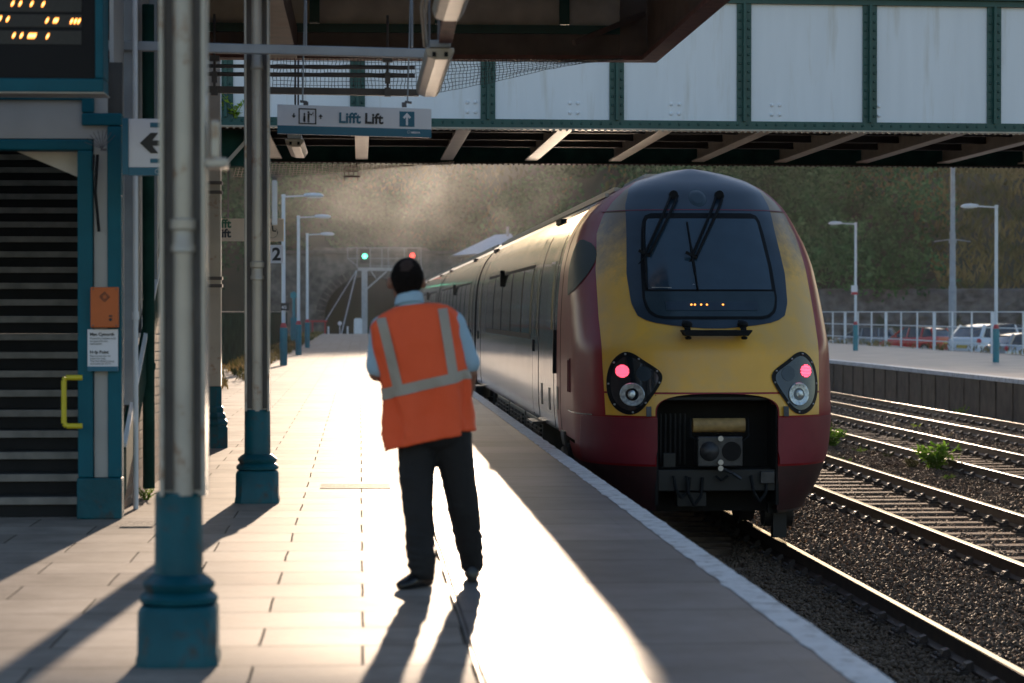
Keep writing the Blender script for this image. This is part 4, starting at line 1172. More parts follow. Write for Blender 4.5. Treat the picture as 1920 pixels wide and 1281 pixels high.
# ------------------------------------------------------------------ lift sign
LS = thing('hanging_sign', 'white hanging sign reading Lifft Lift with a teal band and upward arrow', 'sign', (-.04, 20.0, 3.02))
tilt = -.0235
def lp(x, y, off=0): return ((x - 675) * 20 / 4533, 20.0 - off, 1.457 + (585 - y) * 20 / 4533)
def poly(pts_, off=.02, th=.004):
    b_ = MB(); f = [lp(p_[0], p_[1], off) for p_ in pts_]; k = [(p_[0], p_[1] + th, p_[2]) for p_ in f]; n = len(f)
    b_.add(f + k, [tuple(range(n)), tuple(range(2 * n - 1, n - 1, -1))] + [(i, i + n, (i + 1) % n + n, (i + 1) % n) for i in range(n)])
    return b_
a1 = poly([(521.5, 198), (809, 205), (808.5, 259), (521.5, 252.5)], .016, .05).build('board', M['sign_white'], LS, bevel=.002)
poly([(521.5, 237), (808.6, 243.5), (808.5, 259.3), (521.5, 252.8)], .019, .004).build('teal_band', M['sign_teal'], a1)
rt = (PI / 2, -tilt * 0 + .0235, 0)
def stext(s_, x, y, size, mm, bold=.004, off=.021, par=a1, sx=1.0):
    l_ = lp(x, y, off); return text(s_, size, l_, mm, par, rot=rt, ext=.001, bold=bold, sx=sx)
stext('Lifft', 635, 231.5, .118, M['sign_teal'], .0035)
stext('Lift', 683.5, 232.5, .118, M['ink'], .0035)
poly([(749, 210), (777, 210.7), (777, 239), (749, 238.3)], .020).build('arrow_panel', M['sign_teal'], a1)
poly([(763, 212.5), (770.5, 221), (767.5, 224), (765, 220.8), (765, 236), (761, 236), (761, 220.8), (758, 224), (755.5, 221)], .022, .002).build('arrow', M['sign_white'], a1)
# lift pictogram
q = MB()
for pp in ([(561, 205), (594, 205.8), (594, 208), (561, 207.2)], [(561, 232.3), (594, 233), (594, 235), (561, 234.4)], [(561, 205), (563.2, 205), (563.2, 234.4), (561, 234.4)], [(591.8, 205.8), (594, 205.8), (594, 235), (591.8, 235)]):
    k_ = poly(pp, .020); q.add(k_.v, k_.f)
q.build('pictogram_frame', M['ink'], a1)
q = MB()
for (cx_, cy_, r_, h_) in ((572, 216, 1.9, 13), (579.5, 212.5, 2.1, 17), (571.5, 221, 1.2, 6)):
    k_ = poly([(cx_ + r_ * math.cos(a), cy_ + r_ * math.sin(a)) for a in np.linspace(0, 2 * PI, 11)[:-1]], .0205); q.add(k_.v, k_.f)
    k_ = poly([(cx_ - 1.9, cy_ + 2.6), (cx_ + 1.9, cy_ + 2.6), (cx_ + 1.7, cy_ + 2 + h_), (cx_ + .3, cy_ + 2 + h_), (cx_, cy_ + 9), (cx_ - .3, cy_ + 2 + h_), (cx_ - 1.7, cy_ + 2 + h_)], .0208); q.add(k_.v, k_.f)
k_ = poly([(580, 216), (586, 218.5), (588, 213.5), (586.9, 213), (585.4, 216.6), (581, 214.4)], .0206); q.add(k_.v, k_.f)
for i in range(3): k_ = poly([(588.2, 212 + i * 3), (589.4, 212 + i * 3), (589.4, 213.2 + i * 3), (588.2, 213.2 + i * 3)], .0206); q.add(k_.v, k_.f)
q.build('pictogram_people', M['ink'], a1)
poly([(551, 214.6), (553.4, 214.6), (553.4, 218.6), (556.2, 218.6), (552.2, 223.8), (548.2, 218.6), (551, 218.6)], .0206).build('down_arrow', M['ink'], a1)
poly([(601, 225), (603.4, 225), (603.4, 221), (606.2, 221), (602.2, 215.8), (598.2, 221), (601, 221)], .0206).build('up_arrow', M['ink'], a1)
stext('ARRIVA', 770.5, 251, .022, M['sign_white'], .0006, .0215)
q = MB(); ring = [lp(766.5 + 2.4 * math.cos(a), 248.6 + 2.4 * math.sin(a), .0215) for a in np.linspace(0, 2 * PI, 17)]
for i in range(16): q.bar(ring[i], ring[i + 1], .003, .002)
q.build('logo_ring', M['sign_white'], a1)
for x0_, x1_ in ((568.5, 575), (764, 773)):
    q = MB(); q.cyl(lp(x0_, 193), (lp(x1_, -60)[0], 20.0, 4.52), .0065, 8); q.cyl(lp(x1_ - .5, 90), (lp(x1_, -60)[0], 20.0, 4.52), .011, 8)
    q.build('rod', M['grey_steel'], LS, smooth=True)
    q = MB(); bx = lp(x0_ + 6 if x0_ < 600 else x0_ - 6, 194); q.box(bx[0] - .02, bx[0] + .02, 19.985, 20.015, bx[2] - .035, bx[2] + .005); q.bar(lp(x0_ - 5, 192), lp(x0_ + 8, 193.5), .012, .02)
    q.build('sign_clamp', M['dark_steel'], LS)

# ------------------------------------------------------------------ footbridge
BR = thing('footbridge', 'footbridge over the tracks with pale riveted panels and dark green frames', 'footbridge', (10, 36.5, 3.95))
SK = .05
def by(x): return 32.7 + SK * x          # near girder plane
def bq(x): return 40.0 + SK * x
ZB, ZT = 3.945, 5.72
def gbox(x0, x1, d0, d1, z0, z1, f=by):
    """box following the skewed girder, from depth d0 to d1 behind its plane"""
    b_ = MB(); vs = []
    for z in (z0, z1):
        for d in (d0, d1):
            for x in (x0, x1): vs.append((x, f(x) + d, z))
    return b_.add(vs, [(0, 2, 3, 1), (4, 5, 7, 6), (0, 1, 5, 4), (2, 6, 7, 3), (0, 4, 6, 2), (1, 3, 7, 5)])
def rivet(b_, x, d, z, r=.016, f=by): 
    y = f(x) + d
    b_.add([(x - r, y, z - r), (x + r, y, z - r), (x + r, y, z + r), (x - r, y, z + r), (x - r * .5, y - r * .8, z - r * .5), (x + r * .5, y - r * .8, z - r * .5), (x + r * .5, y - r * .8, z + r * .5), (x - r * .5, y - r * .8, z + r * .5)],
           [(4, 5, 6, 7), (0, 1, 5, 4), (1, 2, 6, 5), (2, 3, 7, 6), (3, 0, 4, 7)])
XA, XB = -6.6, 24.0
gxs = [-.03 + 1.765 * k for k in range(-3, 14)]
for k in range(len(gxs) - 1):
    x0_, x1_ = gxs[k] + .085, gxs[k + 1] - .085
    pn = gbox(x0_, x1_, .03, .055, 4.075, 5.69).build('side_panel', M['panel'], BR)
    for dx in (-.055, .055):
        for dz in (0, .13):
            xx = .11 + 1.40 * (k - 3) + 1.40 + dx
            if x0_ + .03 < xx < x1_ - .03 and k < 12: MB().ball((xx, by(xx) + .025, 4.17 + dz), (.026, .022, .026), 10, 6).build('panel_bolt', M['panel'], pn, smooth=True)
for k, x in enumerate(gxs):
    q = gbox(x - .10, x + .10, .0, .028, 4.07, 5.69)
    q2 = gbox(x - .018, x + .018, -.07, 0.0, 4.07, 5.69); q.add(q2.v, q2.f)
    if k < 12:
        for s_ in (-1, 1):
            for j in range(13): rivet(q, x + s_ * .062, 0, 4.16 + j * .118, .017)
    q.build('stiffener', M['green'], BR)
q = gbox(XA, XB, -.012, .028, 3.975, 4.075); 
q2 = gbox(XA, XB, -.10, .14, 3.955, 3.975); q.add(q2.v, q2.f)
x = -3.2
while x < 13.6: rivet(q, x, -.012, 4.025, .016); x += .135
q.build('bottom_chord', M['green'], BR)
q = gbox(XA, XB, -.03, .06, 5.69, 5.77); q2 = gbox(XA, XB, -.10, .14, 5.77, 5.80); q.add(q2.v, q2.f); q.build('top_chord', M['green'], BR)
def rivrow(f, z, d0, name, mm, x0=-3.0, x1=14.5, st=.088):
    b_ = gbox(XA, XB, d0, d0 + .22, z, z + .02, f); x = x0
    while x < x1:
        y = f(x) + d0 + .03
        b_.add([(x - .02, y - .02, z - .0), (x + .02, y - .02, z), (x + .02, y + .02, z), (x - .02, y + .02, z), (x - .012, y - .012, z - .022), (x + .012, y - .012, z - .022), (x + .012, y + .012, z - .022), (x - .012, y + .012, z - .022)], [(4, 7, 6, 5), (0, 4, 5, 1), (1, 5, 6, 2), (2, 6, 7, 3), (3, 7, 4, 0)])
        x += st
    return b_.build(name, mm, BR)
rivrow(by, 3.934, -.10, 'riveted_flange', M['tan_steel'])
FB = 3.915
rivrow(bq, FB, -.12, 'far_riveted_flange', M['black_steel'])
gbox(XA, XB, .0, .03, FB + .02, 5.72, bq).build('far_girder', M['green_dark'], BR)
gbox(XA, XB, .06, 7.2, 4.30, 4.42, by).build('deck', M['black_steel'], BR)
for k in range(17):
    x = .03 - 1.40 * 3 + 1.40 * k
    q = MB(); y0_, y1_ = by(x) + .16, bq(x) - .16
    q.box(x - .10, x + .10, y0_, y1_, 3.962, 3.985); q.box(x - .012, x + .012, y0_, y1_, 3.985, 4.30)
    q.build('floor_beam', M['tan_steel'], BR)
for j in range(4):
    q = gbox(XA, XB, 1.2 + j * 1.55, 1.28 + j * 1.55, 4.12, 4.298); q2 = gbox(XA, XB, 1.17 + j * 1.55, 1.31 + j * 1.55, 4.10, 4.12); q.add(q2.v, q2.f); q.build('stringer', M['black_steel'], BR)
# diagonal stair soffit at the left end of the bridge and dark green side
q = MB().box(-2.6, -1.30, 33.2, 33.6, 3.45, 3.94); q.build('stair_side', M['green_dark'], BR)
MB().bar((-1.95, 33.1, 3.33), (-1.42, 33.1, 3.92), .03, .05).build('stair_string', M['tan_steel'], BR)

# old lamp bracket hanging under the bridge
q = MB(); hx_, hy_, hz_ = px(660, 322, 39.9)
q.box(hx_ - .09, hx_ + .09, hy_ - .05, hy_ + .05, hz_ - .01, hz_ + .015); q.box(hx_ - .13, hx_ + .13, hy_ - .06, hy_ + .06, hz_ - .10, hz_ - .075)
q.box(hx_ - .13, hx_ + .11, hy_ - .05, hy_ + .05, hz_ + .06, hz_ + .075)
for dx in (-.12, -.05, .03, .10): q.cyl((hx_ + dx, hy_, hz_ - .16 * (1 if abs(dx) > .08 else .4)), (hx_ + dx, hy_, hz_ + .07), .007, 6)
q.cyl((hx_ + .06, hy_, hz_ + .06), (hx_ + .10, hy_, FB + .02), .018, 6); q.cyl((hx_ - .02, hy_, hz_ + .06), (hx_ - .02, hy_, FB + .02), .012, 6)
tag(q.build('lamp_bracket', M['chair_iron']), 'rusty cage bracket hanging below the footbridge, left of the train', 'bracket')

# ------------------------------------------------------------------ stair enclosure on the left
EN = thing('stair_enclosure', 'dark stair entrance framed in teal and off white on the left', 'stair enclosure', (-3.2, 17.3, 0))
YE = 17.15
def ex(x): return (x - 675) * YE / 4533
def ez(y): return 1.457 + (585 - y) * YE / 4533
def eb(x0, x1, y0, y1, d0, d1, name, mm, bev=.006, par=EN):
    return MB().box(ex(x0), ex(x1), YE + d0, YE + d1, ez(y1), ez(y0)).build(name, mm, par, bevel=bev)
MB().box(-6.2, ex(207), YE + .02, YE + .10, ez(263), ez(120)).build('header_panel', M['offwhite'], EN)
MB().box(ex(181), ex(207), YE + .02, YE + .10, ez(893), ez(263) - .002).build('pillar_panel', M['offwhite'], EN, bevel=.004)
MB().box(-6.2, ex(180), YE - .015, YE + .12, ez(285), ez(265)).build('door_header', M['teal_trim'], EN, bevel=.01)
MB().box(ex(152), ex(180) + .0, YE - .017, YE + .14, ez(893), ez(285) - .001).build('door_jamb', M['teal_trim'], EN, bevel=.01)
MB().box(ex(207), ex(233), YE - .017, YE + .13, ez(893), ez(240)).build('corner_post', M['teal_trim'], EN, bevel=.01)
MB().box(ex(150), ex(233), YE - .03, YE + .15, 0.0, ez(893) - .001).build('pillar_foot', M['teal'], EN, bevel=.012)
MB().box(ex(160), ex(234), YE - .02, YE + .13, ez(239), ez(216)).build('stepped_trim', M['teal_trim'], EN, bevel=.01)
MB().box(ex(160), ex(183), YE - .018, YE + .13, ez(215), ez(176)).build('stepped_trim', M['teal_trim'], EN, bevel=.01)
MB().box(-6.2, ex(182), YE - .02, YE + .13, ez(192), ez(174)).build('top_trim', M['teal_trim'], EN, bevel=.01)
MB().box(ex(183), ex(233), YE + .05, YE + .11, ez(216), ez(120)).build('dark_panel', M['under_box'], EN)
MB().box(-6.2, -6.1, YE + .1, 30, 0, 4.2).build('outer_wall', M['offwhite'], EN)
# steps
for n_ in range(1, 25):
    y0_ = 17.30 + .32 * (n_ - 1); z_ = .142 * n_
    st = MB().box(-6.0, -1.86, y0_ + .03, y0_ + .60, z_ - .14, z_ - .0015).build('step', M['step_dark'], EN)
    MB().box(-6.0, -1.86, y0_, y0_ + .055, z_ - .052, z_ + .001).build('step_nosing', M['nosing'], st, bevel=.004)
MB().box(-6.1, -1.80, 25.2, 25.3, 3.0, 4.7).build('back_wall', M['void'], EN)
MB().box(-6.15, -1.70, YE + .12, 25.3, 4.3, 4.4).build('roof', M['black_steel'], EN)
q = MB(); q.prism([(-2.42, ez(285)), (ex(152), ez(285)), (ex(152), ez(334))], 'y', YE + .15, YE + .22); q.build('corner_gusset', M['soffit'], EN)
# right hand side: brick base, stringer, posts and cladding
def slope(y): return .44 * (y - 17.2)
bw_ = MB(); bw_.prism([(17.32, 0), (27.0, 0), (27.0, 2.2), (23.2, 2.2), (19.0, .62), (17.9, .22), (17.32, .12)], 'x', -1.86, -1.74)
bwo = bw_.build('brick_wall', M['brick'], EN)
q = MB(); q.bar((-1.72, 17.45, slope(17.45) + .12), (-1.72, 26.0, slope(26.0) + .12), .05, .32); q.build('stair_stringer', M['green_dark'], EN)
q = MB(); q.bar((-1.70, 17.6, slope(17.6) + .32), (-1.70, 26.0, slope(26.0) + .32), .03, .035); q.build('stringer_cap', M['rail_white'], EN)
for yy in (18.25, 20.4, 22.6, 24.9):
    MB().box(-1.76, -1.69, yy - .04, yy + .04, slope(yy) + .3, 4.3).build('side_post', M['grey_steel'], EN)
q = MB()
for y0_, y1_ in ((17.4, 18.15), (18.5, 20.3), (20.55, 22.5), (22.75, 24.8)):
    q2 = MB().prism([(y0_, slope(y0_) + .42), (y1_, slope(y1_) + .42), (y1_, 4.25), (y0_, 4.25)], 'x', -1.78, -1.75)
    q2.build('side_cladding', M['offwhite'], EN)
tag(MB().tube([(-1.68, 19.4, .05), (-1.68, 19.4, 3.9)], .048, 14).cyl((-1.68, 19.4, 1.0), (-1.68, 19.4, 1.05), .056, 14).cyl((-1.68, 19.4, 2.6), (-1.68, 19.4, 2.65), .056, 14).build('drainpipe', M['green_dark'], smooth=40), 'dark green drainpipe on the brick side wall behind the help point', 'drainpipe')
tag(MB().tube([(-1.655, 18.0, .0), (-1.655, 18.0, 3.9)], .02, 10).cyl((-1.655, 18.0, 1.4), (-1.655, 18.0, 1.46), .028, 10).build('service_pipe', M['rail_white'], smooth=40), 'thin grey pipe right beside the help point pillar', 'pipe')
# wiry nest tangle under the trim
tag(MB().tube([(-1.835, 17.11, 2.56), (-1.85, 17.10, 2.30), (-1.825, 17.10, 2.02)], .012, 6).tube([(-1.86, 17.11, 2.56), (-1.865, 17.1, 2.45)], .008, 6).build('dangling_strap', M['black']), 'black strap dangling below the bird spikes on the pillar', 'strap')
yl = MB().tube([px(160, 707, 16.95), px(130, 707, 16.95), px(126, 712, 16.95), px(126, 792, 16.95), px(131, 797, 16.95), px(160, 797, 16.95)], .019, 12)
tag(yl.build('handrail', M['yellow_rail'], smooth=True), 'short yellow handrail loop at the stair entrance', 'handrail')
# help point
HP = thing('help_point', 'orange help point box mounted on the pillar above the notice', 'help point', (ex(204), YE, ez(576)))
MB().box(ex(178), ex(229), YE - .10, YE - .03, ez(614), ez(539)).build('case', M['orange_box'], HP, bevel=.008)
q = MB(); c_ = (ex(204), ez(557))
for r_ in (.022, .034):
    pts4 = [(c_[0] + r_, YE - .102, c_[1]), (c_[0], YE - .102, c_[1] + r_), (c_[0] - r_, YE - .102, c_[1]), (c_[0], YE - .102, c_[1] - r_)]
    for i in range(4): q.bar(pts4[i], pts4[(i + 1) % 4], .005, .003)
q.build('diamond_emblem', M['ink'], HP)
q = MB().cyl((ex(215), YE - .108, ez(599)), (ex(215), YE - .095, ez(599)), .011, 12); q.build('call_button', M['ink'], HP)
MB().box(ex(212), ex(218), YE - .104, YE - .098, ez(594), ez(591)).build('microphone_slot', M['ink'], HP)
q = MB()
for x_ in (183, 225):
    for y_ in (543, 610): q.ball((ex(x_), YE - .10, ez(y_)), .006, 6, 4)
q.build('screw', M['dark_steel'], HP)
NT = thing('notice_board', 'white help point notice with small print below the orange box', 'notice', (ex(200), YE, ez(655)))
MB().box(ex(171), ex(227), YE - .05, YE - .03, ez(695), ez(617)).build('board', M['sign_white'], NT, bevel=.003)
MB().box(ex(171), ex(227), YE - .053, YE - .051, ez(695), ez(686)).build('teal_band', M['sign_teal'], NT)
def nt(s_, y, size, bold=0.0, x=175.5, mm='ink'): text(s_, size, (ex(x), YE - .052, ez(y)), M[mm], NT, ext=.0005, bold=bold)
nt('Man Cymorth', 629, .030, .001)
for i, s_ in enumerate(('Pwyswch y botwm coch', 'am gymorth neu', 'wybodaeth.')): nt(s_, 635.5 + i * 5, .0185)
for i, s_ in enumerate(('Please press the red', 'button for help.', 'This Help Point is being', 'monitored by CCTV.')): nt(s_, 668 + i * 4.8, .0175)
nt('Help Point', 662, .030, .001)
# arrow sign
AS = thing('direction_sign', 'white sign with black left arrow and teal edges, behind the nearest column', 'sign', (ex(300), 16.9, ez(280)))
YS = 16.7
def axp(x): return (x - 675) * YS / 4533
def azp(y): return 1.457 + (585 - y) * YS / 4533
b0_ = MB().box(axp(246), axp(372), YS, YS + .05, azp(316), azp(226)).build('board', M['sign_white'], AS, bevel=.002)
MB().box(axp(235), axp(246) - .001, YS - .01, YS + .06, azp(330), azp(225)).build('end_cap', M['sign_teal'], AS)
MB().box(axp(246), axp(372), YS - .004, YS + .055, azp(331), azp(316) - .001).build('teal_band', M['sign_teal'], AS)
MB().prism([(axp(267), azp(271)), (axp(287), azp(252)), (axp(301), azp(252)), (axp(290), azp(266)), (axp(320), azp(266)), (axp(320), azp(276)), (axp(290), azp(276)), (axp(301), azp(290)), (axp(287), azp(290))], 'y', YS - .006, YS - .001).build('arrow', M['ink'], AS)
for y0_, y1_ in ((233, 242), (300, 308)): MB().box(axp(286), axp(330), YS - .004, YS - .001, azp(y1_), azp(y0_)).build('teal_bar', M['sign_teal'], AS)
q = MB()
ring = [(axp(300) + .017 * math.cos(a), YS - .007, azp(324) + .017 * math.sin(a)) for a in np.linspace(0, 2 * PI, 17)]
for i in range(16): q.bar(ring[i], ring[i + 1], .004, .002)
q.build('logo_ring', M['sign_white'], AS)

# ------------------------------------------------------------------ departure board
DB = thing('departure_board', 'black departure board with glowing orange characters in a teal frame', 'departure board', (-2.4, 15.1, 3.3))
YD = 15.0
def dx_(x): return (x - 675) * YD / 4533
def dz_(y): return 1.457 + (585 - y) * YD / 4533
MB().box(-4.1, dx_(185), YD, YD + .25, dz_(152), dz_(-80)).build('screen', M['black'], DB)
MB().box(-4.1, dx_(201), YD - .04, YD + .27, dz_(178), dz_(153)).build('bottom_frame', M['teal_trim'], DB, bevel=.008)
MB().box(dx_(186), dx_(201), YD - .04, YD + .27, dz_(152.5), dz_(-80)).build('side_frame', M['teal_trim'], DB, bevel=.008)
MB().box(-4.1, dx_(203), YD - .045, YD + .275, dz_(180.5), dz_(178.3)).build('drip_edge', M['lum'], DB)
rows_ = [(5, 29, [(34, 14), (48, 14), (69, 14.5), (90, 15)]), (34, 57, [(-2, 42), (11, 42), (25, 43), (97, 45), (111, 45), (115, 45), (142, 46), (149, 46), (155.5, 46)]), (64, 89, [(36, 73), (50, 73), (64, 73.5), (67.5, 73.5), (71, 73.5), (74.5, 73.5), (98, 74)])]
for y0_, y1_, ch in rows_:
    r_ = MB().box(-4.0, dx_(160), YD - .004, YD - .001, dz_(y1_), dz_(y0_)).build('led_row', M['led_bg'], DB)
    for (cx_, cy_) in ch:
        q = MB(); hot = MB()
        for sh, rr, tgt, off in ((0, 1.0, q, .008), (0, .5, hot, .011)):
            ang = [2 * PI * i / 14 for i in range(14)]
            po = [(dx_(cx_) + (rr * .0085 * math.cos(a) + rr * .0085 * math.sin(a)), dz_(cy_) + rr * .0205 * math.sin(a)) for a in ang]
            tgt.prism(po, 'y', YD - off, YD - off + .004)
        g_ = q.build('glowing_character', M['led'], r_)
        hot.build('bright_core', M['led_hot'], g_)
q = text('Departures', .055, (dx_(60), YD - .004, dz_(-2)), M['grey_steel'], DB, ext=.001, bold=.001)
for x_ in (-3.6, -1.75):
    MB().cyl((x_, YD + .12, dz_(-80)), (x_, YD + .12, 4.52), .02, 10).build('hanger_rod', M['dark_steel'], DB)

# ------------------------------------------------------------------ signs beyond the second column
S2 = thing('platform_sign', 'tan sign reading Lifft Lift with a wheelchair symbol, behind the second column', 'sign', (-1.4, 35, 2.6))
YQ = 35.0
def qx(x): return (x - 675) * YQ / 4533
def qz(y): return 1.457 + (585 - y) * YQ / 4533
MB().box(qx(402), qx(533), YQ, YQ + .05, qz(453), qz(411)).build('board', M['tan_sign'], S2)
text('Lifft', .165, (qx(402), YQ - .003, qz(427.5)), M['sign_green'], S2, ext=.001, bold=.006)
text('Lift', .165, (qx(407), YQ - .003, qz(445.5)), M['ink'], S2, ext=.001, bold=.006)
q = MB(); c_ = (qx(512), qz(437))
ring = [(c_[0] + .075 * math.cos(a), YQ - .004, c_[1] + .075 * math.sin(a)) for a in np.linspace(-2.6, .9, 20)]
for i in range(19): q.bar(ring[i], ring[i + 1], .012, .004)
q.tube([(qx(512), YQ - .004, qz(424)), (qx(513), YQ - .004, qz(434)), (qx(519), YQ - .004, qz(434))], .01, 6); q.ball((qx(512), YQ - .004, qz(420)), (.02, .006, .02), 8, 5)
q.build('wheelchair_symbol', M['ink'], S2)
q = MB(); q.cyl((qx(430), YQ + .02, qz(411)), (qx(430), YQ + .02, 3.96), .012, 8); q.cyl((qx(505), YQ + .02, qz(411)), (qx(505), YQ + .02, 3.96), .012, 8); q.build('rod', M['dark_steel'], S2)
S3 = thing('platform_number_sign', 'small white sign with a black 2, below the tan lift sign', 'sign', (qx(510), YQ, qz(477)))
MB().box(qx(490), qx(532), YQ + .0, YQ + .03, qz(494), qz(460)).build('board', M['sign_white'], S3)
text('2', .25, (qx(511.5), YQ - .003, qz(488)), M['ink'], S3, ext=.001, bold=.008)
MB().cyl((qx(505), YQ + .015, qz(460)), (qx(505), YQ + .015, qz(453) - .001), .01, 8).build('rod', M['dark_steel'], S3)

# ------------------------------------------------------------------ ground details near the columns
tag(MB().box(-.33, .25, 19.95, 20.5, .0006, .004).build('drain_cover', M['cast']), 'worn rectangular drain cover set in the sunlit paving', 'drain cover')
tag(MB().box(-1.62, -1.40, 16.45, 16.9, .001, .008).build('inspection_cover', M['cast']), 'dark metal cover in the paving by the help point pillar', 'manhole cover')

# ------------------------------------------------------------------ the walking man
def blob(name, prims, m, parent, voxel=.012, smooth_it=4, disp=None):
    """one continuous skin from tapered limbs and ellipsoids, fused by a voxel remesh"""
    mb = MB()
    for p_ in prims:
        if p_[0] == 'c':
            _, a, b, ra, rb = p_[:5]; sx_ = p_[5] if len(p_) > 5 else 1.0
            a, b = Vector(a), Vector(b); d = b - a; L_ = d.length; d.normalize()
            u = Vector((0, 1, 0)) if abs(d.y) < .9 else Vector((1, 0, 0))
            e1 = d.cross(u).normalized(); e2 = d.cross(e1).normalized(); rings = []
            n = 20
            for k in range(1, 6):
                t = -PI / 2 + (PI / 2) * k / 5; rings.append((a + d * ra * math.sin(t), ra * math.cos(t)))
            for k in range(1, 6): rings.append((a + d * L_ * k / 5, ra + (rb - ra) * k / 5))
            for k in range(1, 5):
                t = (PI / 2) * k / 5; rings.append((b + d * rb * math.sin(t), rb * math.cos(t)))
            mb.loft([[c + r * (math.cos(2 * PI * i / n) * e1 * sx_ + math.sin(2 * PI * i / n) * e2) for i in range(n)] for c, r in rings])
        else:
            mb.ball(p_[1], p_[2], 24, 16)
    o = mb.build(name, m, None)
    md = o.modifiers.new('r', 'REMESH'); md.mode = 'VOXEL'; md.voxel_size = voxel
    ms_ = o.modifiers.new('s', 'SMOOTH'); ms_.factor = .5; ms_.iterations = smooth_it
    dg = bpy.context.evaluated_depsgraph_get()
    me = bpy.data.meshes.new_from_object(o.evaluated_get(dg))
    bpy.data.objects.remove(o)
    me.name = name
    if disp:
        for v in me.vertices: v.co = disp(v.co)
    me.polygons.foreach_set('use_smooth', [True] * len(me.polygons))
    w = Vector(parent['_w'])
    for v in me.vertices: v.co -= w
    o = bpy.data.objects.new(name, me); col.objects.link(o); o.parent = parent; o['_w'] = list(w)
    me.materials.clear(); me.materials.append(m)
    return o
GY = 12.9
MAN = thing('person', 'man in orange hi-vis vest, blue shirt and black trousers walking away along the platform', 'person', (.45, GY, 0))
hd = Vector((.252, GY + .02, 1.625))
body = [('e', tuple(hd), (.078, .096, .108)), ('e', (hd.x - .012, hd.y + .035, hd.z - .055), (.062, .07, .075)), ('c', (.262, GY, 1.56), (.285, GY - .01, 1.44), .058, .066),
        ('e', (hd.x - .094, hd.y + .012, hd.z - .014), (.016, .024, .036)), ('e', (hd.x + .088, hd.y + .015, hd.z - .012), (.014, .022, .034)),
        ('c', (hd.x - .03, hd.y + .10, hd.z - .005), (hd.x - .036, hd.y + .118, hd.z - .03), .012, .016), ('c', (hd.x - .055, hd.y + .088, hd.z - .062), (hd.x - .01, hd.y + .092, hd.z - .062), .010, .010),
        ('e', (.295, GY, 1.34), (.19, .11, .16)), ('e', (.35, GY, 1.05), (.17, .11, .24)), ('e', (.385, GY, .88), (.17, .12, .12)),
        ('c', (.115, GY, 1.385), (.088, GY + .02, 1.13), .050, .044), ('c', (.088, GY + .02, 1.13), (.19, GY + .24, 1.08), .042, .030),
        ('c', (.49, GY, 1.41), (.585, GY + .02, 1.13), .050, .044), ('c', (.585, GY + .02, 1.13), (.555, GY + .13, .91), .043, .031),
        ('c', (.19, GY + .24, 1.08), (.235, GY + .285, 1.075), .032, .034), ('c', (.555, GY + .13, .91), (.545, GY + .15, .84), .033, .036)]
for i in range(4):  # fingers, curled
    body += [('c', (.245, GY + .29, 1.10 - i * .019), (.285, GY + .305, 1.095 - i * .020), .0095, .0085), ('c', (.285, GY + .305, 1.095 - i * .020), (.298, GY + .275, 1.085 - i * .02), .0085, .0075)]
    body += [('c', (.535, GY + .13 + i * .019, .82), (.528, GY + .135 + i * .019, .775 + .004 * i), .0095, .0085), ('c', (.528, GY + .135 + i * .019, .775), (.508, GY + .137 + i * .019, .755), .0085, .0075)]
body += [('c', (.225, GY + .265, 1.105), (.262, GY + .262, 1.135), .011, .009), ('c', (.525, GY + .12, .86), (.505, GY + .105, .82), .011, .009)]
body += [('c', (.345, GY, .82), (.315, GY - .04, .45), .075, .055), ('c', (.315, GY - .04, .45), (.325, GY - .10, .14), .050, .034), ('c', (.45, GY, .82), (.55, GY + .05, .45), .075, .055), ('c', (.55, GY + .05, .45), (.602, GY + .15, .14), .050, .034)]
bo = blob('body', body, M['skin'], MAN, .009, 3)
ey = MB()
for dx in (-.058, .006): ey.ball((hd.x + dx, hd.y + .088, hd.z + .004), .012, 10, 8)
ey.build('eyes', M['bolt'], MAN, smooth=True)
# hair: a cap that leaves the crown thin
hm = MB(); rings = []
nu, nv = 40, 26
hv = {}
for j in range(nv + 1):
    th = PI * j / nv
    for i in range(nu):
        ph = 2 * PI * i / nu
        d = Vector((math.sin(th) * math.cos(ph), math.sin(th) * math.sin(ph), math.cos(th)))
        nn = 1 + .02 * noise.noise(d * 9)
        hm.v.append((hd.x + d.x * .0895 * nn * (1 - .30 * max(0, -d.z)), hd.y - .006 + d.y * .104 * nn, hd.z + .008 + d.z * (.114 if d.z > 0 else .135) * nn))
        hv[(i, j)] = d
for j in range(nv):
    for i in range(nu):
        dd = hv[(i, j)] + hv[((i + 1) % nu, j + 1)]
        dd.normalize()
        crown = (dd - Vector((-.06, -.74, .67)).normalized()).length < .40 + .09 * noise.noise(dd * 6)
        face = dd.y > .35 and dd.z < .45
        low = (dd.z < -.93 and dd.y > -.5) or (dd.y > -.12 + .3 * (dd.z + .2) and dd.z < -.12)
        if face or low: continue
        hm.f.append((j * nu + i, j * nu + (i + 1) % nu, (j + 1) * nu + (i + 1) % nu, (j + 1) * nu + i)); hm.mi.append(1 if crown else 0)
M['thin_hair'] = mat('thinning_hair', (.045, .026, .020), .7, var=.3, scale=80, spec=.2)
ho = hm.build('hair', [M['hair'], M['thin_hair']], MAN, smooth='all')
sd = ho.modifiers.new('solid', 'SOLIDIFY'); sd.thickness = .016; sd.offset = -1
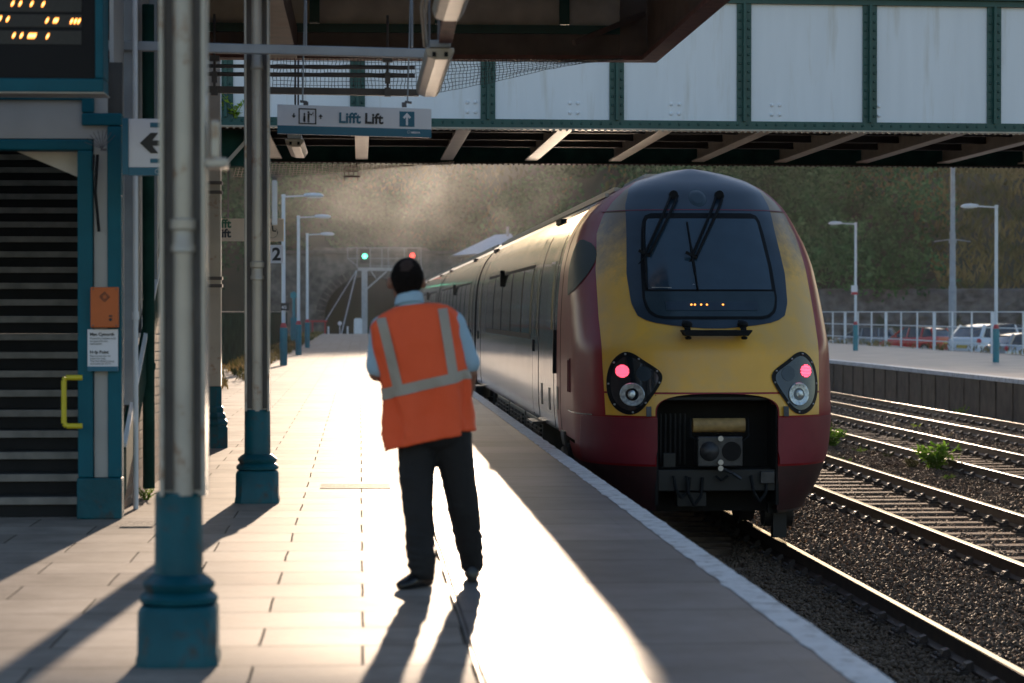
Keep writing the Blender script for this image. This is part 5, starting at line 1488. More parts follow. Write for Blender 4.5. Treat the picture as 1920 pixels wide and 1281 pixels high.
tr = [('e', (.395, GY, .86), (.185, .125, .115)), ('e', (.39, GY - .02, .80), (.18, .13, .09)),
      ('c', (.312, GY, .80), (.298, GY - .03, .58), 0.113, 0.094), ('c', (.298, GY - .03, .58), (.310, GY - .05, .42), 0.094, 0.083), ('c', (.310, GY - .05, .42), (.325, GY - .11, .15), 0.083, 0.075), ('c', (.322, GY - .11, .17), (.328, GY - .12, .085), 0.079, 0.068),
      ('c', (.482, GY, .80), (.520, GY + .03, .60), 0.113, 0.096), ('c', (.520, GY + .03, .60), (.555, GY + .06, .40), 0.096, 0.086), ('c', (.555, GY + .06, .40), (.592, GY + .14, .18), 0.086, 0.077), ('c', (.592, GY + .14, .18), (.606, GY + .16, .095), 0.075, 0.064)]
def tdisp(co):
    a = .006 * noise.noise(Vector((co.x * 9, co.y * 9, co.z * 11))) + .005 * noise.noise(Vector((co.x * 16, co.y * 16, co.z * 30)))
    if co.z < .30: a += .009 * noise.noise(Vector((co.x * 8, co.y * 8, co.z * 38)))
    return Vector((co.x + a, co.y + a * .5, max(co.z, .045)))
blob('trousers', tr, M['trouser'], MAN, .011, 5, tdisp)
def shoe(x, y, ang, lab, hs=1.15):
    mb = MB(); rings = []
    for k, (t, w_, h_) in enumerate([(-.095, .022, .05), (-.085, .034, .075), (-.04, .038, .085), (.02, .038, .075), (.08, .046, .055), (.13, .045, .042), (.165, .034, .034), (.18, .014, .026)]):
        ring = []; h_ *= hs
        for i in range(14):
            a = 2 * PI * i / 14; u = w_ * math.cos(a); z = h_ / 2 + h_ / 2 * math.sin(a)
            if math.sin(a) < -.5: z = .003
            ring.append((x + math.cos(ang) * t - math.sin(ang) * u, y + math.sin(ang) * t + math.cos(ang) * u, z))
        rings.append(ring)
    mb.loft(rings); return mb.build('shoe', M['shoe'], MAN, smooth=True)
shoe(.315, GY - .10, R(232), '', 1.35); shoe(.605, GY + .17, R(88), '')
sh = [('e', (.295, GY, 1.36), (.20, .122, .12)), ('e', (.33, GY, 1.12), (.20, .12, .22)),
      ('c', (.125, GY, 1.375), (.096, GY + .02, 1.165), .068, .066), ('c', (.49, GY, 1.40), (.575, GY + .02, 1.19), .070, .070), ('c', (.262, GY, 1.515), (.275, GY, 1.46), .070, .078), ('c', (.38, GY, .98), (.38, GY, .93), .115, .115)]
def sdisp(co):
    a = .006 * noise.noise(Vector((co.x * 12, co.y * 12, co.z * 14)))
    return Vector((co.x + a, co.y + a, co.z))
shirt = blob('shirt', sh, M['shirt'], MAN, .010, 3, sdisp)
q = MB(); rr_ = []
for z_, r_ in ((1.495, .082), (1.528, .079), (1.545, .073), (1.548, .068), (1.52, .066)):
    rr_.append([(.262 + r_ * math.cos(a) * .96, GY + .0 + r_ * math.sin(a) * 1.02, z_ - .02 * math.sin(a) + .03 * (math.cos(a)) * .3) for a in np.linspace(0, 2 * PI, 33)])
q.grid(rr_); q.build('collar', M['shirt'], shirt, smooth=True)
# vest
VZ = [.775, .80, .85, .92, .987, 1.06, 1.13, 1.20, 1.30, 1.37, 1.415, 1.445, 1.467, 1.485, 1.497]
VC = [.364, .363, .362, .360, .357, .35, .338, .326, .302, .293, .288, .286, .284, .282, .278]
VR = [.230, .229, .228, .227, .227, .227, .228, .230, .234, .234, .230, .205, .175, .13, .085]
VD = [.175, .172, .168, .162, .158, .155, .152, .150, .146, .138, .128, .116, .104, .092, .082]
VT = [.23, .23, .23, .24, .25, .25, .22, .19, .15, .13, .13, .14, .15, .15, .12]
def vest_pt(z, a, off=0.0):
    c, rx, ry, tl_ = (float(np.interp(z, VZ, q_)) for q_ in (VC, VR, VD, VT))
    ca, sa = math.cos(a), math.sin(a)
    e = .78
    x = (abs(ca) ** e) * (1 if ca > 0 else -1) * (rx + off); y = (abs(sa) ** e) * (1 if sa > 0 else -1) * (ry + off)
    low = smooth((1.25 - z) / .45)
    w_ = low * (.022 * math.sin(a * 7 + z * 3 + 1.5 * noise.noise(Vector((a, z * 4, 7)))) + .006 * noise.noise(Vector((a * 3, z * 3, 2)))) + .014 * noise.noise(Vector((ca * 4 + 3, sa * 4, z * 6))) + .010 * abs(noise.noise(Vector((ca * 3, 4, z * 11 + ca * 5)))) + .004 * noise.noise(Vector((ca * 9, sa * 9, z * 7)))
    f = 1 + w_ / .2
    return (c + x * f, GY + y * f, z + tl_ * x + .012 * noise.noise(Vector((ca * 2, sa * 2, 9))) * low)
na = 84
q = MB(); q.grid([[vest_pt(z, a) for a in np.linspace(0, 2 * PI, na + 1)] for z in list(np.linspace(.775, 1.45, 46)) + [1.46, 1.467, 1.476, 1.485, 1.492, 1.497]])
vs_ = q.build('vest', M['vest'], MAN, smooth='all')
sd = vs_.modifiers.new('solid', 'SOLIDIFY'); sd.thickness = .006
def vstrip(z0a, z1a, a0, a1, n=60):
    m_ = MB(); rows = []
    for k in range(5):
        rows.append([vest_pt(z0a + (z1a - z0a) * k / 4, a, .006) for a in np.linspace(a0, a1, n)])
    return m_.grid(rows)
vstrip(1.048, 1.103, 0, 2 * PI, 90).build('reflective_strip', M['strip'], vs_, smooth='all')
def vvert(f0, f1, z0, z1):
    m_ = MB(); rows = []
    for k in range(30):
        z = z0 + (z1 - z0) * k / 29
        t = k / 29; r = []
        for j in range(5):
            u = (f0 + (f1 - f0) * t) + (j / 4 - .5) * .115
            a = -PI / 2 + u * 1.0
            r.append(vest_pt(z, a, .0065))
        rows.append(r)
    return m_.grid(rows)
# back straps: angle offsets from straight back, negative = left in view
def strap(xs, zz):
    m_ = MB(); rows = []
    for k in range(26):
        z = zz[0] + (zz[1] - zz[0]) * k / 25
        xc = xs[0] + (xs[1] - xs[0]) * k / 25; r = []
        for j in range(5):
            xx = xc + (j / 4 - .5) * .052
            lo, hi = -PI + .02, -.02
            for _ in range(26):
                mid = (lo + hi) / 2
                if vest_pt(z, mid, .0065)[0] < xx: lo = mid
                else: hi = mid
            r.append(vest_pt(z, mid, .0065))
        rows.append(r)
    return m_.grid(rows)
strap((.205, .110), (1.07, 1.45)).build('reflective_strip', M['strip'], vs_, smooth='all')
strap((.492, .437), (1.09, 1.455)).build('reflective_strip', M['strip'], vs_, smooth='all')
# loose front flap blowing out at the left hem
q = MB(); q.grid([[(.155 - .03 * t, GY + .03 + .10 * u, z) for u in (0, .3, .6, 1)] for t, z in ((0, 1.0), (.4, .93), (1.0, .86), (1.5, .80), (.6, .765))])
fl_ = q.build('vest_flap', M['vest'], vs_, smooth=True); sd = fl_.modifiers.new('solid', 'SOLIDIFY'); sd.thickness = .006

# ------------------------------------------------------------------ lamp posts
def lamp_post(name, label, loc, h, rz, group):
    t = thing(name, label, 'lamp post', loc, group, rz)
    b = MB().lathe([(.10, 0), (.10, 1.02), (.085, 1.03)], (0, 0, 0), 16)
    b.box(-.11, -.095, -.05, .05, .45, .62)
    b.build('lower_casing', M['teal_light'], t, smooth=40, local=True)
    MB().lathe([(.098, 1.032), (.055, 1.16)], (0, 0, 0), 16).build('red_cone', M['red'], t, smooth=40, local=True)
    MB().lathe([(.056, 1.15), (.05, h), (.06, h), (.06, h + .06), (.0, h + .07)], (0, 0, 0), 14).build('pole', M['lamp_white'], t, smooth=40, local=True)
    MB().bar((0.04, 0, h + .0), (.58, 0, h + .025), .04, .04).build('arm', M['lamp_white'], t, local=True)
    q = MB(); rings = []
    for k, (x, w_, z0, z1) in enumerate([(.55, .04, .0, .05), (.60, .07, -.03, .07), (.80, .10, -.045, .09), (1.0, .10, -.045, .075), (1.08, .07, -.03, .04), (1.10, .03, -.01, .02)]):
        rings.append([(x, w_ * math.cos(a), h + .02 + (z0 + z1) / 2 + (z1 - z0) / 2 * math.sin(a)) for a in np.linspace(0, 2 * PI, 13)[:-1]])
    q.loft(rings); hd_ = q.build('lamp_head', M['lamp_white'], t, smooth=50, local=True)
    MB().box(.70, 1.02, -.07, .07, h - .045, h - .03).build('lens', M['lens'], hd_, local=True)
    return t
lamp_post('lamp_post', 'nearest and tallest of the three lamp posts on the left, carrying the 4/5 sign', (-2.08, 66.2, 0), 4.60, 0, 'lamp posts along the left platform')
lamp_post('lamp_post', 'middle one of the three teal footed lamp posts on the left', (-2.08, 82.3, 0), 4.66, 0, 'lamp posts along the left platform')
lamp_post('lamp_post', 'farthest of the three teal footed lamp posts on the left', (-2.14, 98.8, 0), 4.60, 0, 'lamp posts along the left platform')
lamp_post('lamp_post', 'lamp post right of the train, with a small white plate halfway up', (19.75, 95.5, FZ), 5.05, PI, 'lamp posts on the opposite platform')
lamp_post('lamp_post', 'lamp post at the far right in front of the white car', (19.45, 73.0, FZ), 4.75, PI, 'lamp posts on the opposite platform')
t = thing('car_stop_sign', 'small black sign reading 4/5 fixed to the nearest lamp post', 'sign', (-2.04, 66.0, 1.6))
MB().box(-2.15, -1.93, 66.08, 66.10, 1.50, 1.70).build('board', M['ink'], t)
text('4/5', .12, (-2.13, 66.07, 1.545), M['sign_white'], t, ext=.001, bold=.003, sx=.9)
tag(MB().box(19.55, 19.80, 95.36, 95.40, 2.15, 2.52).build('number_plate', M['sign_white']), 'small white plate with a red strip on the lamp post right of the train', 'sign')
MB().box(19.55, 19.80, 95.352, 95.357, 2.15, 2.25).build('red_strip', M['red'], [o for o in bpy.data.objects if o.name.startswith('number_plate')][0], local=True)
tag(MB().cyl((-3.05, 112, 0), (-3.05, 112, 2.4), .07, 10).box(-3.2, -2.9, 111.9, 112.1, 2.1, 2.35).box(-3.2, -2.9, 111.9, 112.1, 0, 1.2).build('marker_post', M['teal_light']), 'short pale teal post beyond the three left lamp posts', 'post')

# ------------------------------------------------------------------ left fence
M['fence_green'] = mat('weathered_green_fence', (0.022, 0.05, 0.036), 1.0, var=.4, spec=0.0, scale=3)
F = thing('mesh_fence', 'long dark green fence along the left edge of the platform', 'fence', (-3.45, 80, 0))
q = MB(); fr = []
y = 42.0
while y < 116:
    q.prism([(y, .05), (y + .13, .05), (y + .13, 1.40 + .03 * math.sin(y * 3)), (y + .065, 1.46), (y, 1.40)], 'x', -3.47 + .02 * math.sin(y * 2.1), -3.452 + .02 * math.sin(y * 2.1)); y += .145
q.build('fence_boards', M['fence_green'], F)
for k in range(25):
    yy = 42 + k * 3.05; MB().box(-3.56, -3.48, yy - .04, yy + .04, 0, 1.5).build('post', M['green_dark'], F)
MB().box(-3.45, -3.43, 42, 116, 1.455, 1.475).build('top_rail', M['tan_steel'], F)

# ------------------------------------------------------------------ railing on the opposite platform
def railing(y0, y1, x0, x1, n, label):
    t = thing('white_railing', label, 'railing', ((x0 + x1) / 2, (y0 + y1) / 2, -.12))
    for k in range(n + 1):
        f = k / n; x = x0 + (x1 - x0) * f; y = y0 + (y1 - y0) * f; w = .055 if k % 3 == 0 else .03
        MB().box(x - w, x + w, y - w, y + w, -.2, 1.47).build('post', M['rail_white'], t)
    for z in (.24, .86, 1.46):
        MB().bar((x0, y0, z), (x1, y1, z), .04, .04).build('rail', M['rail_white'], t)
railing(90.6, 131, 24.0, 24.0, 13, 'long white three bar railing in front of the grey and red cars')
railing(62, 89.2, 24.6, 23.75, 8, 'separate white railing at the far right edge in front of the white car')

# ------------------------------------------------------------------ cars
def car(label, paint, loc, rz, sc=1.0):
    t = thing('parked_car', label, 'car', loc, 'cars parked behind the railing', rz)
    # stations along length: y, half width, z under, z belt, z roof, roof half width
    st = [(-2.02, .70, .42, .70, None), (-2.0, .80, .30, .95, None), (-1.85, .86, .24, 1.02, None), (-1.2, .88, .22, 1.0, None), (0, .89, .22, .96, None), (.9, .88, .22, .92, None), (1.45, .86, .22, .84, None), (1.85, .80, .26, .72, None), (2.03, .66, .34, .60, None)]
    b = MB(); rings = []
    for (y, w, z0, z1, _) in st:
        rings.append([(sx * w * kx, y, z0 + (z1 - z0) * kz) for sx, kx, kz in ((-1, .88, 0), (-1, 1, .18), (-1, 1.0, .62), (-1, .94, .92), (-1, .80, 1), (1, .80, 1), (1, .94, .92), (1, 1, .62), (1, 1, .18), (1, .88, 0))])
    b.loft(rings); b.build('body', paint, t, smooth=50, local=True)
    c = MB(); rings = []
    for (y, wb, wt, zb, zt) in [(-1.92, .74, .70, .94, .98), (-1.55, .76, .60, .94, 1.38), (-1.2, .78, .60, .93, 1.44), (-.2, .79, .62, .92, 1.48), (.35, .78, .60, .90, 1.42), (1.15, .76, .70, .84, .90)]:
        rings.append([(-wb, y, zb), (-wb * .5 - wt * .5, y, (zb + zt) / 2), (-wt, y, zt - .02), (-wt * .8, y, zt), (wt * .8, y, zt), (wt, y, zt - .02), (wb * .5 + wt * .5, y, (zb + zt) / 2), (wb, y, zb)])
    c.loft(rings); c.build('windows', M['car_glass'], t, smooth=30, local=True)
    r = MB()
    r.grid([[(x * w_, y, z + .012 - .02 * x * x) for x in (-1, -.5, 0, .5, 1)] for (y, w_, z) in ((-1.62, .60, 1.36), (-1.2, .61, 1.445), (-.2, .63, 1.485), (.40, .61, 1.42))])
    for sx in (-1, 1):
        for y_, yt in ((-.95, -.95), (.02, -.05)): r.bar((sx * .80, y_, .93), (sx * .625, yt, 1.43), .07, .05)
        r.bar((sx * .76, 1.12, .88), (sx * .61, .36, 1.42), .06, .05); r.bar((sx * .76, -1.80, .98), (sx * .61, -1.5, 1.40), .10, .12)
    r.build('roof', paint, t, smooth=50, local=True)
    for sx in (-1, 1):
        for y in (-1.25, 1.28):
            w = MB(); w.cyl((sx * .72, y, .31), (sx * .90, y, .31), .31, 20); wo = w.build('wheel', M['tyre'], t, smooth=40, local=True)
            MB().cyl((sx * .89, y, .31), (sx * .912, y, .31), .20, 14).build('rim', M['bolt'], wo, smooth=40, local=True)
        MB().ball((sx * .76, -1.93, .84), (.13, .08, .12), 10, 6).build('tail_lamp', M['red'], t, smooth=True, local=True)
        MB().ball((sx * .62, 1.86, .62), (.14, .10, .07), 10, 6).build('headlight', M['lens'], t, smooth=True, local=True)
        MB().ball((sx * .95, .62, .98), (.09, .06, .06), 8, 6).build('mirror', paint, t, smooth=True, local=True)
    MB().box(-.27, .27, -2.05, -2.015, .60, .71).build('number_plate', M['plate'], t, local=True)
    t.scale = (sc, sc, sc)
    return t
GP = -.86
car('dark grey parked car with a pale side window, left of the red car', M['car_grey'], (27.7, 132, GP), R(72))
car('red parked hatchback behind the white railing', M['car_red'], (30.0, 129, GP), R(38), 1.02)
car('large white parked car with red tail lights behind the right lamp post', M['car_white'], (28.6, 106, GP), R(-62), 1.22)
car('silver parked car cut off by the right edge of the view', M['car_silver'], (27.6, 97, GP), R(-75), 1.0)
# tall mast
ms = thing('tall_mast', 'tall grey steel mast rising out of view behind the parked cars', 'mast', (29.75, 120, GP))
MB().lathe([(.19, 0), (.19, 3.6), (.155, 3.65), (.14, 6.3), (.12, 6.35), (.105, 10.4)], (29.75, 120, GP), 16).build('shaft', M['grey_steel'], ms, smooth=40)
MB().bar((28.8, 120, 5.0), (29.75, 119.95, 5.12), .06, .05).bar((29.75, 119.95, 5.12), (30.65, 120, 5.0), .06, .05).build('cross_arm', M['grey_steel'], ms)
MB().lathe([(.20, 5.78), (.20, 5.95)], (29.75, 120, GP), 12).build('collar', M['grey_steel'], ms, smooth=40)

# ------------------------------------------------------------------ retaining wall of rubble stone
RW = thing('retaining_wall', 'dark rubble stone retaining wall at the foot of the hill behind the cars', 'wall', (40, 178, GP))
q = MB(); path = [(13, 227), (24, 181.6), (40, 177.6), (62, 172), (85, 166)]
P2 = []
for k in range(len(path) - 1):
    for i in range(60 if k else 50): f = i / (60 if k else 50); P2.append((path[k][0] + (path[k + 1][0] - path[k][0]) * f, path[k][1] + (path[k + 1][1] - path[k][1]) * f))
rows = []
for j in range(15):
    z = -.9 + 4.0 * j / 14; r = []
    for (x, y) in P2:
        n_ = noise.cell(Vector((x * 1.9, z * 2.4, 0))) * .5 + noise.noise(Vector((x * 1.2, z * 1.6, 5)))
        r.append((x, y - .35 - .24 * n_ + .02 * j, z + (.12 * noise.noise(Vector((x * .7, 0, 0))) if j == 14 else 0)))
    rows.append(r)
rows.append([(x, y + .5, 3.2) for (x, y) in P2])
q.grid(rows); q.build('stone_face', M['rubble'], RW)

# ------------------------------------------------------------------ tunnel portal
TP = thing('tunnel_portal', 'hazy stone tunnel mouth in the distance behind the signal gantry', 'tunnel portal', (1.0, 232, -.9))
q = MB(); ca, ra, zs_ = .9, 4.3, 1.0
arc = [(ca + ra * math.cos(a), zs_ + (ra - .4) * math.sin(a)) for a in np.linspace(PI, 0, 25)]
inner = [(ca - ra, -1.1)] + arc + [(ca + ra, -1.1)]
outer = [(-9, -1.1)] + [(-9 + (23) * k / 24, 7.6 if abs(-9 + 23 * k / 24 - ca) < 6 else 6.9) for k in range(25)] + [(14, -1.1)]
n_ = len(inner)
M['portal_stone'] = mat('portal_stone', (0.17, 0.15, 0.13), .9, var=.5, scale=1.5, bump=1.0, bscale=3)
q.grid([[(p_[0], 231.6, p_[1]) for p_ in inner], [(i_[0] + (o_[0] - i_[0]) * .5, 231.58 - .1 * noise.noise(Vector((i_[0], i_[1], 1))), i_[1] + (o_[1] - i_[1]) * .5) for i_, o_ in zip(inner, outer)], [(p_[0], 231.6, p_[1]) for p_ in outer], [(p_[0], 236.5, p_[1]) for p_ in outer]])
q.build('stone_face', M['portal_stone'], TP)
q = MB()
for k in range(24):
    a0, a1 = PI - PI * k / 24, PI - PI * (k + 1) / 24; e = .012
    def pa(a, r): return (ca + r * math.cos(a), 0, zs_ + (r - .4) * math.sin(a))
    pp = [pa(a0 - e, ra), pa(a1 + e, ra), pa(a1 + e, ra + .8), pa(a0 - e, ra + .8)]
    q.add([(p_[0], 231.35, p_[2]) for p_ in pp] + [(p_[0], 231.62, p_[2]) for p_ in pp], [(0, 1, 2, 3), (0, 4, 5, 1), (1, 5, 6, 2), (2, 6, 7, 3), (3, 7, 4, 0)])
M['voussoir'] = mat('sooty_voussoirs', (.10, .09, .08), .9, var=.4, scale=2, bump=.6)
q.build('arch_ring', M['voussoir'], TP)
q = MB(); q.grid([[(p_[0], 231.6, p_[1]) for p_ in inner], [(p_[0], 236, p_[1]) for p_ in inner]]); q.box(-4, 6, 236, 236.1, -1.2, 6); q.build('tunnel_bore', M['void'], TP)
MB().box(-9, 14, 231.2, 231.7, 7.0, 7.3).build('string_course', M['voussoir'], TP)

# ------------------------------------------------------------------ signal gantry
YG = 185.0
def gx(x): return (x - 675) * YG / 4533
def gz(y): return 1.457 + (585 - y) * YG / 4533
M['gantry'] = mat('weathered_gantry_steel', (.42, .43, .45), .6, var=.15)
SG = thing('signal_gantry', 'cantilever signal gantry with railed walkway beyond the platform end', 'signal gantry', (gx(683), YG, -1.1))
MB().box(gx(678), gx(689), YG - .22, YG + .22, -1.15, gz(508)).build('mast', M['gantry'], SG)
MB().box(gx(671), gx(792), YG - .2, YG + .2, gz(508), gz(502)).build('beam', M['gantry'], SG)
q = MB(); q.bar((gx(689), YG, gz(541)), (gx(725), YG, gz(509)), .12, .12); q.bar((gx(696), YG, gz(509)), (gx(705), YG, gz(522)), .08, .08); q.build('brace', M['gantry'], SG)
q = MB()
for y_ in (465, 485, 499): q.bar((gx(652 if y_ < 490 else 694), YG - .3, gz(y_)), (gx(789), YG - .3, gz(y_)), .035, .035)
for x_ in (652, 670, 694, 716, 728, 758, 789): q.bar((gx(x_), YG - .3, gz(465)), (gx(x_), YG - .3, gz(485 if x_ == 652 else 502)), .04, .04)
q.bar((gx(652), YG - .3, gz(485)), (gx(671), YG - .3, gz(500)), .04, .04)
q.build('walkway_railing', M['gantry'], SG)
for xx, yy, mm, nm in ((684, 481, 'sig_green', 'green'), (773, 479.5, 'sig_red', 'red')):
    h_ = MB().box(gx(xx - 9), gx(xx + 9), YG - .34, YG - .24, gz(yy + 13), gz(yy - 13)).build('signal_head', M['black'], SG)
    q = MB(); R_ = .125
    for i in range(6):
        a = PI / 3 * i; q.ball((gx(xx) + .13 * math.cos(a), YG - .40, gz(yy) + .13 * math.sin(a)), (.075, .05, .075), 8, 6)
    q.ball((gx(xx), YG - .42, gz(yy)), (.12, .05, .12), 8, 6)
    q.build(nm + '_light', M[mm], h_)
q = MB(); q.cyl((gx(668), YG, gz(508)), (gx(614), YG - 8, gz(600)), .035, 6); q.cyl((gx(669), YG, gz(508)), (gx(640), YG - 8, gz(632)), .05, 6); q.build('stay_cable', M['gantry'], SG)
tag(MB().box(gx(664), gx(679), YG - 6, YG - 5.2, -1.15, gz(599)).prism([(gx(664), gz(599)), (gx(667), gz(596)), (gx(676), gz(596)), (gx(679), gz(599))], 'y', YG - 6, YG - 5.2).build('equipment_cabinet', M['lamp_white']), 'pale grey equipment cabinet at the foot of the signal gantry mast', 'cabinet')
tag(MB().box(gx(584), gx(615), YG - 3, YG - 2.9, gz(603.5), gz(600.5)).cyl((gx(588), YG - 2.95, -1.1), (gx(588), YG - 2.95, gz(603)), .05, 6).cyl((gx(611), YG - 2.95, -1.1), (gx(611), YG - 2.95, gz(603)), .05, 6).build('red_barrier', M['red']), 'thin red barrier bar near the tunnel mouth', 'barrier')
tag(MB().cyl((gx(638), YG - 3, gz(606)), (gx(638), YG - 2.93, gz(606)), .16, 16).cyl((gx(638), YG - 2.95, -1.1), (gx(638), YG - 2.95, gz(608)), .03, 6).build('round_marker', M['sign_white']), 'small white round marker near the tunnel mouth', 'marker')
for x_, lb in ((653, 'thin pale post between the stay cables and the cabinet'), (619, 'short pale post left of the stay cable foot')):
    tag(MB().cyl((gx(x_), 176, -1.1), (gx(x_), 176, gz(612)), .06, 8).ball((gx(x_), 176, gz(612)), .07, 8, 5).build('marker_post', M['lamp_white']), lb, 'post')

# ------------------------------------------------------------------ railway building behind the train
RB = thing('railway_building', 'building with a pale sheet roof showing above the train', 'building', (10, 198, GP))
MB().box(8.4, 12.2, 194, 200, -1.1, 5.9).build('wall', M['offwhite'], RB)
q = MB(); q.add([(7.3, 192.6, 5.95), (12.9, 192.6, 6.35), (12.3, 197, 7.85), (11.0, 197, 7.75), (7.3, 201, 5.95), (12.9, 201, 6.35)], [(0, 1, 2, 3), (0, 3, 4), (1, 5, 2), (4, 3, 2, 5), (0, 4, 5, 1)])
q.build('roof', M['slate_pale'], RB)
MB().cyl((12.0, 196.5, 7.6), (12.0, 196.5, 8.4), .12, 8).build('flue', M['grey_steel'], RB)

# ------------------------------------------------------------------ vegetation on the hill (one mass)
def quads(P, size, nrm_jit, name, m, label, cat, asp=1.6, up=0.0):
    n = len(P)
    a = nr.normal(size=(n, 3)); a[:, 2] = a[:, 2] * (1 - up) + up * 3
    a /= np.linalg.norm(a, axis=1)[:, None]
    b = nr.normal(size=(n, 3)); b -= (b * a).sum(1)[:, None] * a; b /= np.linalg.norm(b, axis=1)[:, None]
    s_ = (size * nr.uniform(.6, 1.4, n))[:, None]
    A_, B_ = a * s_ * asp * .5, b * s_ * .5
    V = np.stack([P - A_, P + B_ * .8, P + A_, P - B_ * .8], 1).reshape(-1, 3)
    o = fast_mesh(name, V, np.arange(n * 4), 4, m)
    return tag(o, label, cat, kind='stuff')
cent = []
tries = 0
while len(cent) < 1700 and tries < 60000:
    tries += 1
    y = rnd.uniform(166, 292); x = rnd.uniform(-.085 * y, .30 * y + 6)
    z = hill_h(x, y)
    if z < 2.6: continue
    g_ = noise.noise(Vector((x * .045, y * .045, 20))) + .5 * noise.noise(Vector((x * .12, y * .12, 21)))
    if g_ < (-.02 if x > 12 else -.35): continue
    cent.append((x, y, z, rnd.uniform(1.0, 2.6) + (1.8 if rnd.random() < .2 else 0)))
LP_ = []
for (x, y, z, r) in cent:
    n = int(30 + 34 * r * r)
    d = nr.normal(size=(n, 3)); d /= np.linalg.norm(d, axis=1)[:, None]
    rr = r * nr.uniform(.55, 1.0, n) ** .5
    d = d * rr[:, None] * np.array([1, 1, .85])
    lump = 1 + .35 * np.sin(d[:, 0] * 4 / r + x) * np.sin(d[:, 1] * 5 / r + y)
    LP_.append(np.array([x, y, z + r * .42]) + d * lump[:, None])
LP_ = np.concatenate(LP_)
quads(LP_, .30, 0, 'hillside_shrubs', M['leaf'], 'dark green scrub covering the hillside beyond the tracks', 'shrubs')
GPt = []
while len(GPt) < 30000:
    y = rnd.uniform(165, 292); x = rnd.uniform(-.085 * y, .30 * y + 6); z = hill_h(x, y)
    if z < 2.4: continue
    g_ = noise.noise(Vector((x * .045, y * .045, 20))) + .5 * noise.noise(Vector((x * .12, y * .12, 21)))
    if g_ > .0: continue
    GPt.append((x, y, z + rnd.uniform(.05, .5)))
quads(np.array(GPt), .30, 0, 'hillside_dry_grass', M['drygrass'], 'pale dry grass between the scrub on the hillside', 'grass', asp=3.4, up=.6)
# dry grass along the left edge and the verge
G2 = []
for _ in range(7000):
    y = rnd.uniform(44, 160) ; x = -3.25 - abs(rnd.gauss(0, .5)) if rnd.random() < .3 else rnd.uniform(-3.35, -2.35 - .1 * rnd.random())
    if x > -3.3 and noise.noise(Vector((x * 2, y * .3, 3))) < -.0: continue
    G2.append((x, y, .05 + rnd.uniform(0, .10)))
for _ in range(5000):
    y = rnd.uniform(55, 150); x = 23.2 + abs(rnd.gauss(0, .9))
    if noise.noise(Vector((x, y * .4, 3))) < .1: continue
    G2.append((x, y, -.1 + rnd.uniform(0, .22)))
quads(np.array(G2), .05, 0, 'verge_grass', M['drygrass'], 'dry grass tufts along the fence and railing edges', 'grass', asp=4.0, up=.7)
def weed(x, y, z, h, w, n, m, label):
    b = MB(); r_ = random.Random(int(x * 100))
    for k in range(n):
        a = r_.uniform(0, 2 * PI); ln = h * r_.uniform(.6, 1.1); sp = w * r_.uniform(.2, 1)
        p0 = Vector((x + r_.uniform(-.04, .04), y + r_.uniform(-.04, .04), z)); prev = p0
        for j in range(1, 6):
            f = j / 5; cur = p0 + Vector((math.cos(a) * sp * f ** 1.5, math.sin(a) * sp * f ** 1.5, ln * (f - .18 * f * f)))
            b.bar(prev, cur, .005, .005)
            for s_ in range(3):
                dd = Vector((r_.gauss(0, 1), r_.gauss(0, 1), r_.gauss(.3, .6))).normalized(); sd_ = dd.cross(Vector((r_.gauss(0, 1), r_.gauss(0, 1), 1))).normalized()
                L_ = r_.uniform(.05, .11) * (h / .4); c = cur
                b.add([c, c + dd * L_ * .5 + sd_ * L_ * .2, c + dd * L_, c + dd * L_ * .5 - sd_ * L_ * .2], [(0, 1, 2, 3)])
            prev = cur
    return tag(b.build('weed', m, fixn=False), label, 'weed')
weed(9.28, 38.6, -1.13, .50, .38, 46, M['leaf_bright'], 'bright green weed bush on the ballast beside the third track')
weed(8.85, 45.0, -1.13, .42, .30, 36, M['leaf_bright'], 'green weed close to the right side of the train front')
weed(8.95, 38.8, -1.13, .22, .16, 20, M['drygrass'], 'small brown dead weed just left of the bright green one')
weed(9.2, 47.3, -1.13, .45, .25, 26, M['drygrass'], 'tall straw coloured weed behind the green weed near the train')
weed(8.2, 40.6, -1.13, .14, .2, 10, M['leaf_bright'], 'low sprig of green weed left of the weed bush')
weed(-1.66, 18.9, .0, .10, .10, 14, M['leaf_bright'], 'tiny weed at the foot of the drainpipe')
weed(-1.75, 22.0, .0, .12, .16, 18, M['leaf_bright'], 'small weed growing at the base of the brick wall')
weed(-1.66, 32.6, 4.05, .36, .40, 9, M['leaf_bright'], 'leafy weed growing from the left end of the footbridge')
for (wx, wy, wh, wm, wl) in ((8.9, 36.2, .12, 'leaf_bright', 'low green weed nearest the right edge, beside the third track'), (9.15, 41.6, .16, 'drygrass', 'pair of dry brown stalks between the two green weeds'), (9.0, 43.2, .13, 'leaf_bright', 'flat green weed just right of the weed by the train'),
        (12.1, 52.0, .15, 'leaf_bright', 'small green weed beside the farthest track'), (5.35, 19.8, .06, 'drygrass', 'tiny dry leaf tuft on the near ballast'), (11.6, 47.5, .18, 'drygrass', 'dry tuft between the third track and the opposite platform track'), (14.7, 58.5, .30, 'leaf_bright', 'pale weed at the foot of the opposite platform wall')):
    weed(wx, wy, -1.12, wh, wh, 12, M[wm], wl)
tag(MB().box(9.35, 9.75, 49, 49.3, -1.13, -.97).build('stone_block', M['tarmac_warm'], bevel=.02), 'pale stone block on the ballast near the green weed', 'block')

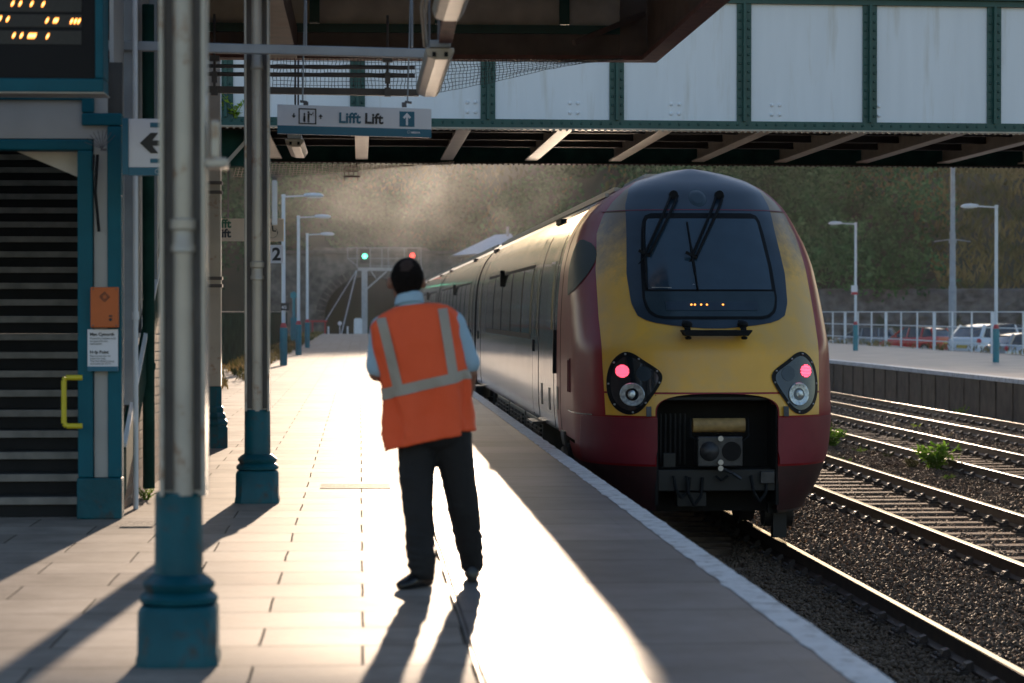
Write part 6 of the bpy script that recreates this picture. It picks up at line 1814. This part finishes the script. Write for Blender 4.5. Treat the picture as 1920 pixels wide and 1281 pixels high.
# ------------------------------------------------------------------ air and exhaust smoke
def vol(name, dens, color, aniso, noise_=None):
    m = bpy.data.materials.new(name); m.use_nodes = True; nt = m.node_tree
    for n in list(nt.nodes): nt.nodes.remove(n)
    o_ = nt.nodes.new('ShaderNodeOutputMaterial'); v = nt.nodes.new('ShaderNodeVolumePrincipled')
    v.inputs['Color'].default_value = tuple(color) + (1,); v.inputs['Density'].default_value = dens; v.inputs['Anisotropy'].default_value = aniso
    nt.links.new(v.outputs[0], o_.inputs['Volume'])
    if noise_:
        tc = nt.nodes.new('ShaderNodeTexCoord'); nz_ = nt.nodes.new('ShaderNodeTexNoise'); nz_.inputs['Scale'].default_value = noise_; nz_.inputs['Detail'].default_value = 4; nz_.inputs['Distortion'].default_value = .6
        nt.links.new(tc.outputs['Object'], nz_.inputs['Vector'])
        gr = nt.nodes.new('ShaderNodeTexGradient'); gr.gradient_type = 'SPHERICAL'
        mp_ = nt.nodes.new('ShaderNodeMapping'); nt.links.new(tc.outputs['Object'], mp_.inputs[0]); mp_.inputs['Scale'].default_value = (1, 1, 1)
        nt.links.new(mp_.outputs[0], gr.inputs[0])
        r_ = nt.nodes.new('ShaderNodeMapRange'); r_.inputs[1].default_value = .40; r_.inputs[2].default_value = .72; nt.links.new(nz_.outputs[0], r_.inputs[0])
        mu = nt.nodes.new('ShaderNodeMath'); mu.operation = 'MULTIPLY'; nt.links.new(r_.outputs[0], mu.inputs[0]); nt.links.new(gr.outputs[0], mu.inputs[1])
        m2 = nt.nodes.new('ShaderNodeMath'); m2.operation = 'MULTIPLY'; m2.inputs[1].default_value = dens; nt.links.new(mu.outputs[0], m2.inputs[0])
        nt.links.new(m2.outputs[0], v.inputs['Density'])
    return m
hz = MB().box(-262, 262, -62, 342, -2.2, 34).build('haze', vol('haze_air', .00010, (.96, .95, .92), .5))
hz['kind'] = 'stuff'; hz['label'] = 'thin sunlit haze in the air along the cutting'; 
sm = MB().ball((0, 0, 0), (1, 1, 1), 20, 12).build('exhaust_smoke', vol('smoke', .0105, (.92, .92, .90), .5, 1.9), local=True)
sm.location = (2.6, 120, 7.0); sm.scale = (8.5, 38, 6.5); sm['kind'] = 'stuff'; sm['label'] = 'drifting exhaust smoke above the far end of the train'
for o in bpy.data.objects:
    if '_w' in o: del o['_w']
